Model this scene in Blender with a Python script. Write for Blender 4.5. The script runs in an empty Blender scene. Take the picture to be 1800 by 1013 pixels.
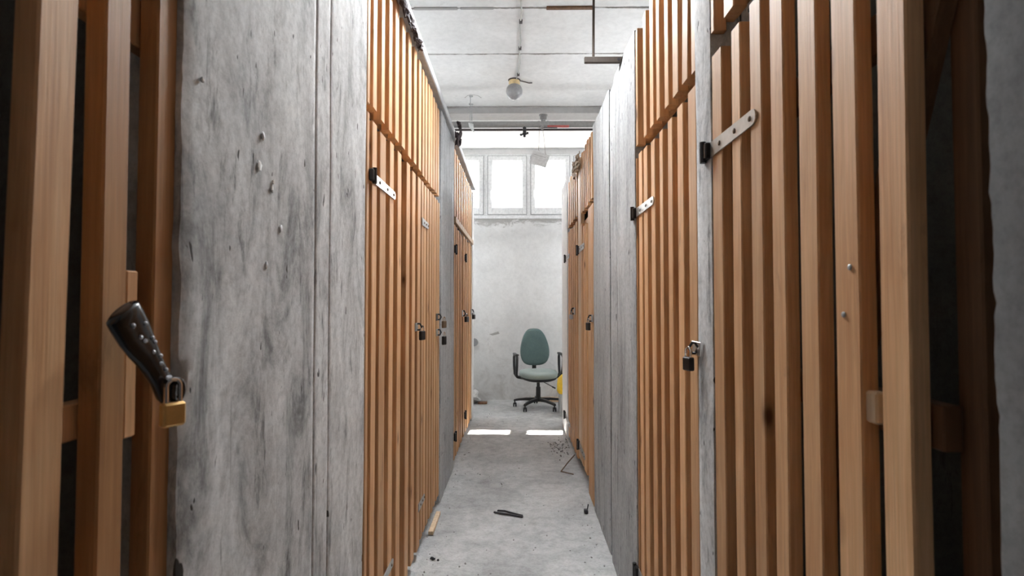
import bpy, math, random
from mathutils import Vector, Matrix, noise
R = math.radians
scn = bpy.context.scene
COL = scn.collection

# ------------------------------------------------------------------ camera
F, CX, CY = 950.0, 900.0, 506.5
PITCH, YAW, EYE = math.atan(26.5 / F), math.atan(10 / F), 1.30
cd = bpy.data.cameras.new('camera')
cd.sensor_width = 36.0
cd.lens = F / 1800 * 36.0
cd.clip_start = 0.02
cd.dof.use_dof = True
cd.dof.focus_distance = 3.0
cd.dof.aperture_fstop = 6.3
cam = bpy.data.objects.new('camera', cd)
cam.location = (0, 0, EYE)
cam.rotation_euler = (math.pi / 2 + PITCH, 0, YAW)
COL.objects.link(cam)
scn.camera = cam

# ------------------------------------------------------------------ world, sun, exposure
w = bpy.data.worlds.new('sky')
scn.world = w
w.use_nodes = True
wn = w.node_tree.nodes
wn['Background'].inputs['Color'].default_value = (0.97, 0.985, 1.0, 1)
wn['Background'].inputs['Strength'].default_value = 11.0
sd = bpy.data.lights.new('sun', 'SUN')
sd.energy = 30.0
sd.angle = R(0.53)
sd.color = (1.0, 0.96, 0.90)
sun = bpy.data.objects.new('sun', sd)
sun.rotation_euler = Vector((-0.078, -1.0, -1.52)).to_track_quat('-Z', 'Y').to_euler()
COL.objects.link(sun)
FILL_PANEL, FILL_ROW, FILL_AISLE = 62.0, 46.0, 40.0     # strengths of the added, unseen fill lights
vs = scn.view_settings
vs.view_transform = 'Standard'
vs.look = 'None'
vs.gamma = 1.0
vs.use_curve_mapping = False
vs.exposure = 1.0

# ------------------------------------------------------------------ ray helpers (photo point -> point on a real plane)
_rot = Matrix.Rotation(YAW, 3, 'Z') @ Matrix.Rotation(math.pi / 2 + PITCH, 3, 'X')
def ray(px, py):
    return _rot @ Vector(((px - CX) / F, -(py - CY) / F, -1))
def onX(px, py, X):
    d = ray(px, py); t = X / d.x
    return Vector((X, d.y * t, EYE + d.z * t))
def onY(px, py, Y):
    d = ray(px, py); t = Y / d.y
    return Vector((d.x * t, Y, EYE + d.z * t))
def onZ(px, py, Z):
    d = ray(px, py); t = (Z - EYE) / d.z
    return Vector((d.x * t, d.y * t, Z))
def yAt(px, X):
    return onX(px, 533, X).y

# ------------------------------------------------------------------ materials
def nt(name):
    m = bpy.data.materials.new(name)
    m.use_nodes = True
    t = m.node_tree
    return m, t, t.nodes['Principled BSDF']
def N(t, kind, **kw):
    n = t.nodes.new(kind)
    for k, v in kw.items():
        if k in n.inputs: n.inputs[k].default_value = v
        else: setattr(n, k, v)
    return n
def L(t, a, b): t.links.new(a, b)
def coords(t, kind='Object', scale=(1, 1, 1), rand=False):
    tc = N(t, 'ShaderNodeTexCoord')
    mp = N(t, 'ShaderNodeMapping')
    mp.inputs['Scale'].default_value = scale
    src = tc.outputs[kind]
    if rand:
        oi = N(t, 'ShaderNodeObjectInfo')
        mu = N(t, 'ShaderNodeMath', operation='MULTIPLY'); mu.inputs[1].default_value = 57.3
        L(t, oi.outputs['Random'], mu.inputs[0])
        ad = N(t, 'ShaderNodeVectorMath', operation='ADD')
        L(t, src, ad.inputs[0]); L(t, mu.outputs[0], ad.inputs[1])
        src = ad.outputs[0]
    L(t, src, mp.inputs['Vector'])
    return mp.outputs[0]
def tex_noise(t, vec, scale, detail=6, rough=0.6, dist=0.0):
    n = N(t, 'ShaderNodeTexNoise', Scale=scale, Detail=detail, Roughness=rough, Distortion=dist)
    L(t, vec, n.inputs['Vector'])
    return n.outputs['Fac']
def ramp(t, fac, stops):
    r = N(t, 'ShaderNodeValToRGB')
    e = r.color_ramp.elements
    while len(e) < len(stops): e.new(0.5)
    for i, (p, c) in enumerate(stops):
        e[i].position = p
        e[i].color = c if len(c) == 4 else (*c, 1)
    L(t, fac, r.inputs['Fac'])
    return r.outputs['Color']
def mix(t, fac, a, b, mode='MIX'):
    m = N(t, 'ShaderNodeMix', data_type='RGBA', blend_type=mode)
    for sock, v in ((m.inputs[0], fac), (m.inputs[6], a), (m.inputs[7], b)):
        if isinstance(v, (int, float)): sock.default_value = v
        elif isinstance(v, tuple): sock.default_value = v if len(v) == 4 else (*v, 1)
        else: L(t, v, sock)
    return m.outputs[2]
def bump(t, bsdf, h, strength=0.3, dist=0.01):
    b = N(t, 'ShaderNodeBump', Strength=strength, Distance=dist)
    L(t, h, b.inputs['Height'])
    L(t, b.outputs[0], bsdf.inputs['Normal'])
def g(v): return (v, v, v)

def flat(name, col, rough=0.5, metal=0.0, spec=None):
    m, t, b = nt(name)
    v = coords(t, rand=True)
    n = tex_noise(t, v, 40, 4)
    c = ramp(t, n, [(0.3, tuple(x * 0.86 for x in col)), (0.7, tuple(min(1, x * 1.1) for x in col))])
    L(t, c, b.inputs['Base Color'])
    b.inputs['Roughness'].default_value = rough
    b.inputs['Metallic'].default_value = metal
    bump(t, b, n, 0.08, 0.002)
    return m

def wood(name, light, dark, knot=(0.10, 0.035, 0.012), bright=1.0):
    m, t, b = nt(name)
    v = coords(t, scale=(26, 26, 1.6), rand=True)
    n1 = tex_noise(t, v, 2.2, 8, 0.62, 0.5)
    v2 = coords(t, scale=(120, 120, 3.0), rand=True)
    n2 = tex_noise(t, v2, 2.0, 4, 0.6)
    v3 = coords(t, scale=(1, 1, 0.5), rand=True)
    n3 = tex_noise(t, v3, 3.5, 3)
    base = ramp(t, n1, [(0.25, dark), (0.5, tuple((a + c) / 2 for a, c in zip(dark, light))), (0.72, light)])
    c = mix(t, 0.28, base, ramp(t, n2, [(0.3, g(0.35)), (0.65, g(1.0))]), 'MULTIPLY')
    c = mix(t, 0.5, c, ramp(t, n3, [(0.3, (0.80, 0.60, 0.45)), (0.7, (1.0, 1.0, 1.0))]), 'MULTIPLY')
    n6 = tex_noise(t, coords(t, scale=(7, 7, 2.2), rand=True), 1.6, 8, 0.7, 0.6)
    c = mix(t, 0.5, c, ramp(t, n6, [(0.30, (0.45, 0.42, 0.40)), (0.40, g(1.0))]), 'MULTIPLY')
    # knots
    vk = coords(t, scale=(9, 9, 3.6), rand=True)
    vo = N(t, 'ShaderNodeTexVoronoi', Scale=1.0, Randomness=1.0)
    L(t, vk, vo.inputs['Vector'])
    rnd = N(t, 'ShaderNodeSeparateColor')
    L(t, vo.outputs['Color'], rnd.inputs[0])
    gt = N(t, 'ShaderNodeMath', operation='GREATER_THAN'); gt.inputs[1].default_value = 0.60
    L(t, rnd.outputs[0], gt.inputs[0])
    kr = ramp(t, vo.outputs['Distance'], [(0.0, g(1)), (0.055, g(0.9)), (0.10, g(0.35)), (0.17, g(0))])
    kf = N(t, 'ShaderNodeMath', operation='MULTIPLY')
    L(t, kr, kf.inputs[0]); L(t, gt.outputs[0], kf.inputs[1])
    c = mix(t, kf.outputs[0], c, knot)
    # every batten its own tone
    oi = N(t, 'ShaderNodeObjectInfo')
    hs = N(t, 'ShaderNodeHueSaturation')
    mr = N(t, 'ShaderNodeMapRange'); mr.inputs['To Min'].default_value = 0.82 * bright; mr.inputs['To Max'].default_value = 1.15 * bright
    L(t, oi.outputs['Random'], mr.inputs['Value'])
    L(t, mr.outputs[0], hs.inputs['Value']); L(t, c, hs.inputs['Color'])
    L(t, hs.outputs[0], b.inputs['Base Color'])
    b.inputs['Roughness'].default_value = 0.6
    b.inputs['Specular IOR Level'].default_value = 0.3
    bump(t, b, n2, 0.25, 0.002)
    return m

def concrete(name, lo, hi, streak=(5, 5, 2.0), pits=True, warm=(1, 1, 1), bstr=0.35, lines=0.6):
    m, t, b = nt(name)
    col = lambda x: tuple(x * k for k in warm)
    v0 = coords(t)
    v = coords(t, scale=streak)
    n1 = tex_noise(t, v, 1.5, 13, 0.72, 0.55)          # cloudy, slightly drawn down
    n2 = tex_noise(t, v0, 2.2, 5, 0.55, 0.8)           # broad tone
    n3 = tex_noise(t, v0, 46, 9, 0.8)                 # grain
    c = ramp(t, n1, [(0.34, col(lo)), (0.47, col(lo * 0.35 + hi * 0.65)), (0.60, col(hi))])
    c = mix(t, 0.45, c, ramp(t, n2, [(0.34, g(0.62)), (0.58, g(1.0))]), 'MULTIPLY')
    c = mix(t, 0.42, c, ramp(t, n3, [(0.36, g(0.35)), (0.56, g(1.0))]), 'MULTIPLY')
    # torn vertical drag marks of the shuttering boards
    vd = coords(t, scale=(15, 15, 3.2))
    n4 = tex_noise(t, vd, 1.5, 9, 0.72, 0.4)
    dm = ramp(t, n4, [(0.33, g(0.28)), (0.43, g(1.0))])
    c = mix(t, lines, c, dm, 'MULTIPLY')
    vl = coords(t, scale=(34, 34, 0.8))
    n5 = tex_noise(t, vl, 1.3, 4, 0.5, 0.3)
    c = mix(t, lines * 0.6, c, ramp(t, n5, [(0.27, g(0.35)), (0.33, g(1.0))]), 'MULTIPLY')
    h = N(t, 'ShaderNodeMath', operation='MULTIPLY_ADD'); h.inputs[1].default_value = 1.2
    L(t, n1, h.inputs[0]); L(t, n3, h.inputs[2])
    hh = h.outputs[0]
    if pits:
        vp = coords(t, scale=(17, 17, 6.5))
        nw = tex_noise(t, vp, 2.4, 2, 0.5, 0.3)
        pf = ramp(t, nw, [(0.262, g(1)), (0.285, g(0))])
        c = mix(t, pf, c, (0.06, 0.055, 0.05))
        hm = N(t, 'ShaderNodeMath', operation='SUBTRACT'); L(t, hh, hm.inputs[0]); L(t, pf, hm.inputs[1])
        hh = hm.outputs[0]
    L(t, c, b.inputs['Base Color'])
    b.inputs['Roughness'].default_value = 0.85
    b.inputs['Specular IOR Level'].default_value = 0.2
    bump(t, b, hh, bstr, 0.004)
    return m

M = {}
M['wood'] = wood('pine_batten', (0.80, 0.51, 0.285), (0.60, 0.325, 0.15))
M['wood_amber'] = wood('shaded_pine', (0.60, 0.34, 0.16), (0.44, 0.215, 0.09))  # shade beside the concrete wall, put into the batten colour
M['wood_pale'] = wood('pale_pine', (0.80, 0.64, 0.46), (0.62, 0.45, 0.29))
M['wood_grey'] = wood('weathered_board', (0.10, 0.085, 0.075), (0.06, 0.048, 0.04))
M['wood_brown'] = wood('brown_or_shaded_wood', (0.23, 0.12, 0.06), (0.10, 0.05, 0.025))  # own brown of strips and block, painted shade on the near right door
M['concrete'] = concrete('board_marked_concrete', 0.25, 0.78, lines=0.85)
M['concrete_right'] = concrete('streaked_grey_concrete', 0.27, 0.50, streak=(6, 6, 1.0), warm=(0.97, 1, 1.02), bstr=0.3, lines=0.5)
M['concrete_cool'] = concrete('smooth_grey_concrete', 0.36, 0.58, streak=(6, 6, 0.8), warm=(0.96, 1, 1.03), bstr=0.2)
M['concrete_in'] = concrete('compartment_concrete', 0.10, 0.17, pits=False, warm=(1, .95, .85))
M['concrete_shaded'] = concrete('shaded_grey_concrete', 0.17, 0.24, streak=(3, 3, 2.5), pits=False, bstr=0.15, lines=0.15)  # shade on the near walls is put into this darker grey
M['lump'] = flat('white_mortar', (0.86, 0.86, 0.86), 0.9)

def floor_mat():
    m, t, b = nt('dusty_concrete_floor')
    v = coords(t)
    n1 = tex_noise(t, v, 2.2, 9, 0.62, 0.5)
    n2 = tex_noise(t, v, 14, 8, 0.7)
    n3 = tex_noise(t, v, 75, 4, 0.6)
    c = ramp(t, n1, [(0.3, (0.33, 0.33, 0.33)), (0.62, (0.52, 0.52, 0.515))])
    c = mix(t, 0.55, c, ramp(t, n2, [(0.34, g(0.55)), (0.56, g(1))]), 'MULTIPLY')
    c = mix(t, 0.3, c, ramp(t, n3, [(0.3, g(0.45)), (0.55, g(1))]), 'MULTIPLY')
    vo = N(t, 'ShaderNodeTexVoronoi', Scale=9.0)
    L(t, v, vo.inputs['Vector'])
    sp = ramp(t, vo.outputs['Distance'], [(0.035, g(1)), (0.06, g(0))])
    c = mix(t, sp, c, (0.09, 0.085, 0.08))
    L(t, c, b.inputs['Base Color'])
    b.inputs['Roughness'].default_value = 0.8
    ad = N(t, 'ShaderNodeMath', operation='ADD'); L(t, n2, ad.inputs[0]); L(t, n3, ad.inputs[1])
    bump(t, b, ad.outputs[0], 0.55, 0.01)
    return m
M['floor'] = floor_mat()

def plaster_mat(name, base, stain=(0.45, 0.43, 0.40), amount=0.5):
    m, t, b = nt(name)
    v = coords(t)
    n1 = tex_noise(t, v, 2.0, 8, 0.6, 0.8)
    n2 = tex_noise(t, v, 22, 6, 0.65)
    n3 = tex_noise(t, v, 6.5, 10, 0.75, 1.5)
    c = ramp(t, n1, [(0.3, tuple(x * 0.88 for x in base)), (0.65, base)])
    c = mix(t, 0.3, c, ramp(t, n2, [(0.3, g(0.7)), (0.6, g(1))]), 'MULTIPLY')
    f = ramp(t, n3, [(0.60, g(0)), (0.70, g(amount))])
    c = mix(t, f, c, stain)
    L(t, c, b.inputs['Base Color'])
    b.inputs['Roughness'].default_value = 0.9
    b.inputs['Specular IOR Level'].default_value = 0.15
    bump(t, b, n2, 0.3, 0.006)
    return m
def back_plaster():
    m = plaster_mat('white_plaster_with_damp', (0.80, 0.80, 0.80), amount=0.25)
    t = m.node_tree; b = t.nodes['Principled BSDF']
    src = b.inputs['Base Color'].links[0].from_socket
    v = coords(t)
    sp = N(t, 'ShaderNodeSeparateXYZ'); L(t, v, sp.inputs[0])
    z = N(t, 'ShaderNodeMapRange'); z.inputs['From Min'].default_value = 2.28; z.inputs['From Max'].default_value = 2.47
    L(t, sp.outputs[2], z.inputs['Value'])
    n = tex_noise(t, coords(t, scale=(1.0, 1, 2.2)), 5.0, 9, 0.72, 1.0)
    ad = N(t, 'ShaderNodeMath', operation='MULTIPLY_ADD'); ad.inputs[1].default_value = 0.33
    L(t, z.outputs[0], ad.inputs[0]); L(t, n, ad.inputs[2])
    f = ramp(t, ad.outputs[0], [(0.66, g(0)), (0.76, g(0.8))])
    top = ramp(t, sp.outputs[2], [(0.0, g(1)), (1.0, g(1))])
    lt_ = N(t, 'ShaderNodeMath', operation='LESS_THAN'); lt_.inputs[1].default_value = 2.475
    L(t, sp.outputs[2], lt_.inputs[0])
    mu = N(t, 'ShaderNodeMath', operation='MULTIPLY'); L(t, f, mu.inputs[0]); L(t, lt_.outputs[0], mu.inputs[1])
    c = mix(t, mu.outputs[0], src, (0.36, 0.35, 0.335))
    # old floor-level grime
    zb = N(t, 'ShaderNodeMapRange'); zb.inputs['From Min'].default_value = 0.9; zb.inputs['From Max'].default_value = 0.0
    L(t, sp.outputs[2], zb.inputs['Value'])
    n2 = tex_noise(t, v, 4.0, 9, 0.72, 0.8)
    ab = N(t, 'ShaderNodeMath', operation='MULTIPLY_ADD'); ab.inputs[1].default_value = 0.22
    L(t, zb.outputs[0], ab.inputs[0]); L(t, n2, ab.inputs[2])
    f2 = ramp(t, ab.outputs[0], [(0.62, g(0)), (0.78, g(0.45))])
    c = mix(t, f2, c, (0.40, 0.38, 0.36))
    L(t, c, b.inputs['Base Color'])
    return m
M['plaster_back'] = back_plaster()
M['plaster'] = plaster_mat('white_plaster', (0.80, 0.80, 0.80), amount=0.25)
def ceiling_mat():
    m = plaster_mat('white_ceiling_paint', (0.84, 0.84, 0.835), amount=0.35)
    t = m.node_tree; b = t.nodes['Principled BSDF']
    c = b.inputs['Base Color'].links[0].from_socket
    v = coords(t)
    sp = N(t, 'ShaderNodeSeparateXYZ'); L(t, v, sp.inputs[0])
    n = tex_noise(t, coords(t, scale=(1, 0.2, 1)), 7.0, 8, 0.7)
    nb = tex_noise(t, coords(t, scale=(1, 0.05, 1)), 2.6, 5, 0.65)
    for sy in (3.79, 4.50, 5.72):
        su = N(t, 'ShaderNodeMath', operation='SUBTRACT'); su.inputs[1].default_value = sy
        L(t, sp.outputs[1], su.inputs[0])
        wo = N(t, 'ShaderNodeMath', operation='MULTIPLY_ADD'); wo.inputs[1].default_value = 0.05
        L(t, n, wo.inputs[0]); L(t, su.outputs[0], wo.inputs[2])
        of = N(t, 'ShaderNodeMath', operation='SUBTRACT'); of.inputs[1].default_value = 0.025
        L(t, wo.outputs[0], of.inputs[0])
        ab = N(t, 'ShaderNodeMath', operation='ABSOLUTE'); L(t, of.outputs[0], ab.inputs[0])
        # dirt is wider where the broad noise is high
        wd = N(t, 'ShaderNodeMapRange'); wd.inputs['From Min'].default_value = 0.38; wd.inputs['From Max'].default_value = 0.68
        wd.inputs['To Min'].default_value = 0.006; wd.inputs['To Max'].default_value = 0.024
        L(t, nb, wd.inputs['Value'])
        dv = N(t, 'ShaderNodeMath', operation='DIVIDE'); L(t, ab.outputs[0], dv.inputs[0]); L(t, wd.outputs[0], dv.inputs[1])
        f = ramp(t, dv.outputs[0], [(0.0, g(0.85)), (0.5, g(0.45)), (1.0, g(0.0))])
        c = mix(t, f, c, (0.17, 0.145, 0.12))
    L(t, c, b.inputs['Base Color'])
    return m
M['ceiling'] = ceiling_mat()
M['beam'] = plaster_mat('grey_beam_paint', (0.50, 0.49, 0.48), amount=0.4)
M['stain'] = plaster_mat('damp_grey_plaster', (0.42, 0.41, 0.40), amount=0.6)

M['pvc'] = flat('white_window_pvc', (0.82, 0.83, 0.84), 0.35)
M['gasket'] = flat('grey_gasket', (0.30, 0.31, 0.32), 0.6)
M['steel'] = flat('galvanised_steel', (0.40, 0.40, 0.385), 0.38, 0.85)
M['steel_dull'] = flat('dull_grey_steel', (0.44, 0.45, 0.46), 0.55, 0.4)
M['chrome'] = flat('chrome', (0.78, 0.78, 0.78), 0.15, 1.0)
M['black_iron'] = flat('black_iron', (0.022, 0.021, 0.022), 0.45, 0.3)
M['brass'] = flat('brass', (0.70, 0.46, 0.18), 0.38, 0.7)
M['black_plastic'] = flat('black_plastic', (0.022, 0.022, 0.024), 0.4)
M['black_rubber'] = flat('glossy_black_rubber', (0.006, 0.006, 0.008), 0.16)
M['white_dot'] = flat('white_dots', (0.60, 0.62, 0.66), 0.3)
M['globe'] = flat('opal_glass', (0.34, 0.34, 0.345), 0.3)
M['cream'] = flat('yellowed_lamp_base', (0.72, 0.55, 0.30), 0.5)
M['pipe'] = flat('grey_pipe_paint', (0.25, 0.245, 0.24), 0.55)
M['dark_rust'] = flat('dark_rust', (0.055, 0.045, 0.045), 0.7)
M['rod'] = flat('dark_rusty_rod', (0.055, 0.036, 0.024), 0.7)
M['rust'] = flat('rusty_rod', (0.13, 0.085, 0.05), 0.7)
M['red'] = flat('red_paint', (0.42, 0.09, 0.08), 0.55)
M['paper'] = flat('white_card', (0.62, 0.62, 0.615), 0.6)
M['grey_ink'] = flat('grey_ink', (0.20, 0.20, 0.20), 0.6)
M['yellow'] = flat('yellow_plastic', (0.80, 0.52, 0.03), 0.4)
M['taupe'] = flat('crumpled_taupe_paper', (0.46, 0.38, 0.30), 0.9)
M['rag'] = flat('dark_rag', (0.07, 0.055, 0.06), 0.95)
M['sack'] = flat('pale_sack', (0.55, 0.54, 0.52), 0.8)
M['grit'] = flat('grey_grit', (0.30, 0.29, 0.28), 0.9)
M['char'] = flat('charred_black', (0.018, 0.017, 0.022), 0.6)
M['wire'] = flat('painted_cable', (0.46, 0.45, 0.43), 0.6)
M['ground'] = flat('pale_paving', (0.20, 0.195, 0.19), 0.9)

def fabric():
    m, t, b = nt('green_grey_fabric')
    v = coords(t)
    n = tex_noise(t, v, 180, 3)
    n2 = tex_noise(t, v, 9, 4)
    c = ramp(t, n, [(0.3, (0.075, 0.125, 0.125)), (0.7, (0.125, 0.19, 0.185))])
    c = mix(t, 0.35, c, ramp(t, n2, [(0.3, g(0.6)), (0.65, g(1))]), 'MULTIPLY')
    L(t, c, b.inputs['Base Color'])
    b.inputs['Roughness'].default_value = 0.95
    b.inputs['Sheen Weight'].default_value = 0.3
    bump(t, b, n, 0.3, 0.002)
    return m
M['fabric'] = fabric()
def seat_fabric():
    m, t, b = nt('lighter_green_grey_fabric')  # lighter than the backrest cloth
    v = coords(t)
    n = tex_noise(t, v, 180, 3)
    c = ramp(t, n, [(0.3, (0.20, 0.25, 0.235)), (0.7, (0.29, 0.34, 0.32))])
    L(t, c, b.inputs['Base Color'])
    b.inputs['Roughness'].default_value = 0.95
    b.inputs['Sheen Weight'].default_value = 0.3
    bump(t, b, n, 0.3, 0.002)
    return m
M['seat_fabric'] = seat_fabric()
def fill_light_mat(name, strength):
    m, t, b = nt(name)
    b.inputs['Emission Color'].default_value = (0.94, 0.975, 1.0, 1)
    b.inputs['Emission Strength'].default_value = strength
    return m
M['fill_panel'] = fill_light_mat('fill_light_panel', FILL_PANEL)
M['fill_row'] = fill_light_mat('fill_tube_row', FILL_ROW)
M['fill_aisle'] = fill_light_mat('fill_tube_aisle', FILL_AISLE)
def glass():
    m, t, b = nt('window_glass')
    out = t.nodes['Material Output']
    tr = N(t, 'ShaderNodeBsdfTransparent'); gl = N(t, 'ShaderNodeBsdfGlossy', Roughness=0.02)
    mx = N(t, 'ShaderNodeMixShader'); mx.inputs[0].default_value = 0.06
    L(t, tr.outputs[0], mx.inputs[1]); L(t, gl.outputs[0], mx.inputs[2]); L(t, mx.outputs[0], out.inputs[0])
    return m
M['glass'] = glass()

# ------------------------------------------------------------------ mesh builder
class MB:
    def __init__(s): s.v = []; s.f = []; s.mi = []; s.cur = 0
    def add(s, verts, faces):
        o = len(s.v); s.v += [tuple(p) for p in verts]
        s.f += [tuple(i + o for i in f) for f in faces]; s.mi += [s.cur] * len(faces)
        return s
    def box(s, a, b, bev=0.0, mat=None):
        x0, y0, z0 = a; x1, y1, z1 = b
        if x0 > x1: x0, x1 = x1, x0
        if y0 > y1: y0, y1 = y1, y0
        if z0 > z1: z0, z1 = z1, z0
        c = bev
        if c <= 0:
            vs = [(x, y, z) for x in (x0, x1) for y in (y0, y1) for z in (z0, z1)]
            fs = [(0, 1, 3, 2), (4, 6, 7, 5), (0, 4, 5, 1), (2, 3, 7, 6), (0, 2, 6, 4), (1, 5, 7, 3)]
        else:
            # chamfered box : each corner 3 verts
            vs = []; idx = {}
            for i, x in enumerate((x0, x1)):
                for j, y in enumerate((y0, y1)):
                    for k, z in enumerate((z0, z1)):
                        sx, sy, sz = (1, -1)[i], (1, -1)[j], (1, -1)[k]
                        idx[i, j, k, 0] = len(vs); vs.append((x, y + sy * c, z + sz * c))
                        idx[i, j, k, 1] = len(vs); vs.append((x + sx * c, y, z + sz * c))
                        idx[i, j, k, 2] = len(vs); vs.append((x + sx * c, y + sy * c, z))
            fs = []
            I = lambda i, j, k, a: idx[i, j, k, a]
            for i in (0, 1): fs.append((I(i,0,0,0), I(i,0,1,0), I(i,1,1,0), I(i,1,0,0)) if i == 0 else (I(i,0,0,0), I(i,1,0,0), I(i,1,1,0), I(i,0,1,0)))
            for j in (0, 1): fs.append((I(0,j,0,1), I(1,j,0,1), I(1,j,1,1), I(0,j,1,1)) if j == 0 else (I(0,j,0,1), I(0,j,1,1), I(1,j,1,1), I(1,j,0,1)))
            for k in (0, 1): fs.append((I(0,0,k,2), I(0,1,k,2), I(1,1,k,2), I(1,0,k,2)) if k == 0 else (I(0,0,k,2), I(1,0,k,2), I(1,1,k,2), I(0,1,k,2)))
            for j in (0, 1):
                for k in (0, 1): fs.append((I(0,j,k,1), I(1,j,k,1), I(1,j,k,2), I(0,j,k,2)))
            for i in (0, 1):
                for k in (0, 1): fs.append((I(i,0,k,0), I(i,1,k,0), I(i,1,k,2), I(i,0,k,2)))
            for i in (0, 1):
                for j in (0, 1): fs.append((I(i,j,0,0), I(i,j,1,0), I(i,j,1,1), I(i,j,0,1)))
            for i in (0, 1):
                for j in (0, 1):
                    for k in (0, 1): fs.append((I(i,j,k,0), I(i,j,k,1), I(i,j,k,2)))
        if mat is not None: vs = [mat @ Vector(p) for p in vs]
        return s.add(vs, fs)
    def loft(s, rings, cap=True, close=True):
        n = len(rings[0]); vs = [p for r in rings for p in r]; fs = []
        for a in range(len(rings) - 1):
            for i in range(n if close else n - 1):
                j = (i + 1) % n
                fs.append((a * n + i, a * n + j, (a + 1) * n + j, (a + 1) * n + i))
        if cap and close:
            fs.append(tuple(range(n - 1, -1, -1)))
            fs.append(tuple((len(rings) - 1) * n + i for i in range(n)))
        return s.add(vs, fs)
    def tube(s, pts, r, seg=10, closed=False):
        pts = [Vector(p) for p in pts]; rings = []
        n = len(pts)
        up = None
        for i, p in enumerate(pts):
            if closed: d = pts[(i + 1) % n] - pts[i - 1]
            else: d = pts[min(i + 1, n - 1)] - pts[max(i - 1, 0)]
            d.normalize()
            if up is None: up = Vector((0, 0, 1)) if abs(d.z) < 0.9 else Vector((1, 0, 0))
            u = d.cross(up).normalized(); v = u.cross(d).normalized(); up = v
            rr = r[i] if isinstance(r, (list, tuple)) else r
            rings.append([p + rr * (math.cos(2 * math.pi * k / seg) * u + math.sin(2 * math.pi * k / seg) * v) for k in range(seg)])
        if closed: rings.append(rings[0])
        return s.loft(rings, cap=not closed)
    def lathe(s, prof, seg=24, o=(0, 0, 0), axis='Z'):
        rings = []
        for r, h in prof:
            ring = []
            for k in range(seg):
                a = 2 * math.pi * k / seg; c, q = r * math.cos(a), r * math.sin(a)
                p = {'Z': (c, q, h), 'X': (h, c, q), 'Y': (q, h, c)}[axis]
                ring.append((p[0] + o[0], p[1] + o[1], p[2] + o[2]))
            rings.append(ring)
        return s.loft(rings)
    def blob(s, c, r, seed=0, rough=0.25, seg=10, ring=6, fq=3.0):
        c = Vector(c); r = Vector(r) if isinstance(r, (tuple, list)) else Vector((r, r, r)); rings = []
        for i in range(ring + 1):
            th = math.pi * (0.04 + 0.92 * i / ring); rr = []
            for k in range(seg):
                a = 2 * math.pi * k / seg
                d = Vector((math.sin(th) * math.cos(a), math.sin(th) * math.sin(a), -math.cos(th)))
                q = 1 + rough * noise.noise(d * fq * 0.5 + Vector((seed * 7.1, seed * 3.3, seed)))* 1.6
                rr.append(c + Vector((d.x * r.x, d.y * r.y, d.z * r.z)) * q)
            rings.append(rr)
        return s.loft(rings)
    def build(s, name, mat, parent=None, loc=None, smooth=False, auto=None):
        me = bpy.data.meshes.new(name)
        me.from_pydata(s.v, [], s.f)
        mats = mat if isinstance(mat, list) else [mat]
        for m in mats: me.materials.append(m)
        for p, i in zip(me.polygons, s.mi): p.material_index = i
        me.validate(); me.update()
        import bmesh
        bm = bmesh.new(); bm.from_mesh(me)
        bmesh.ops.recalc_face_normals(bm, faces=bm.faces)
        bm.to_mesh(me); bm.free()
        if smooth:
            for p in me.polygons: p.use_smooth = True
            try: me.set_sharp_from_angle(angle=R(auto or 40))
            except Exception: pass
        o = bpy.data.objects.new(name, me)
        COL.objects.link(o)
        if parent is not None: o.parent = parent
        if loc is not None: o.location = loc
        return o

def tag(o, label, cat, group=None):
    o['label'] = label; o['category'] = cat
    if group: o['group'] = group
    return o
def thing(name, loc, label, cat, group=None):
    o = bpy.data.objects.new(name, None); COL.objects.link(o)
    o.empty_display_size = 0.05
    o.location = loc
    return tag(o, label, cat, group)
def struct(o): o['kind'] = 'structure'; return o
def copy_tree(o, parent=None):
    c = o.copy(); COL.objects.link(c)
    if parent is not None:
        c.parent = parent
    for ch in list(o.children): copy_tree(ch, c)
    return c

# ------------------------------------------------------------------ dimensions of the place
XL, XR = -0.510, 0.480           # faces of the slatted fronts left and right of the corridor
WALL_Y = 7.30                    # window wall
CEIL = 3.40
REAR_Y = -1.75
SIDE = 3.2

# ------------------------------------------------------------------ floor, ceiling, outer walls
m = MB()
nx, ny = 130, 200
fv = []; ff = []
for j in range(ny + 1):
    for i in range(nx + 1):
        x = -SIDE + 2 * SIDE * i / nx; y = REAR_Y + (WALL_Y + 0.02 - REAR_Y) * j / ny
        z = 0.004 * noise.noise(Vector((x * 1.5, y * 1.5, 0))) + 0.003 * noise.noise(Vector((x * 7, y * 7, 3)))
        fv.append((x, y, z - 0.004))
for j in range(ny):
    for i in range(nx):
        a = j * (nx + 1) + i
        ff.append((a, a + 1, a + nx + 2, a + nx + 1))
m.add(fv, ff)
struct(m.build('floor', M['floor'], smooth=True))

m = MB()
seams = [-2.7, -1.9, -1.1, -0.3, 0.55, 1.35, 2.15, 2.98, 3.79, 4.50, 5.72]
for a, b in zip(seams[:-1], seams[1:]):
    m.box((-SIDE, a + 0.005, CEIL), (SIDE, b - 0.005, CEIL + 0.03), 0.004)
m.box((-SIDE, 5.72, CEIL), (SIDE, WALL_Y + 0.3, CEIL + 0.03))
m.box((-SIDE, REAR_Y - 0.1, CEIL + 0.031), (SIDE, WALL_Y + 0.3, CEIL + 0.2))
struct(m.build('ceiling', M['ceiling']))
# downstand beam across the corridor
m = MB(); m.box((-SIDE, 5.74, CEIL - 0.065), (SIDE, 5.97, CEIL), 0.006)
struct(m.build('trim_1', M['beam']))
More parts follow.
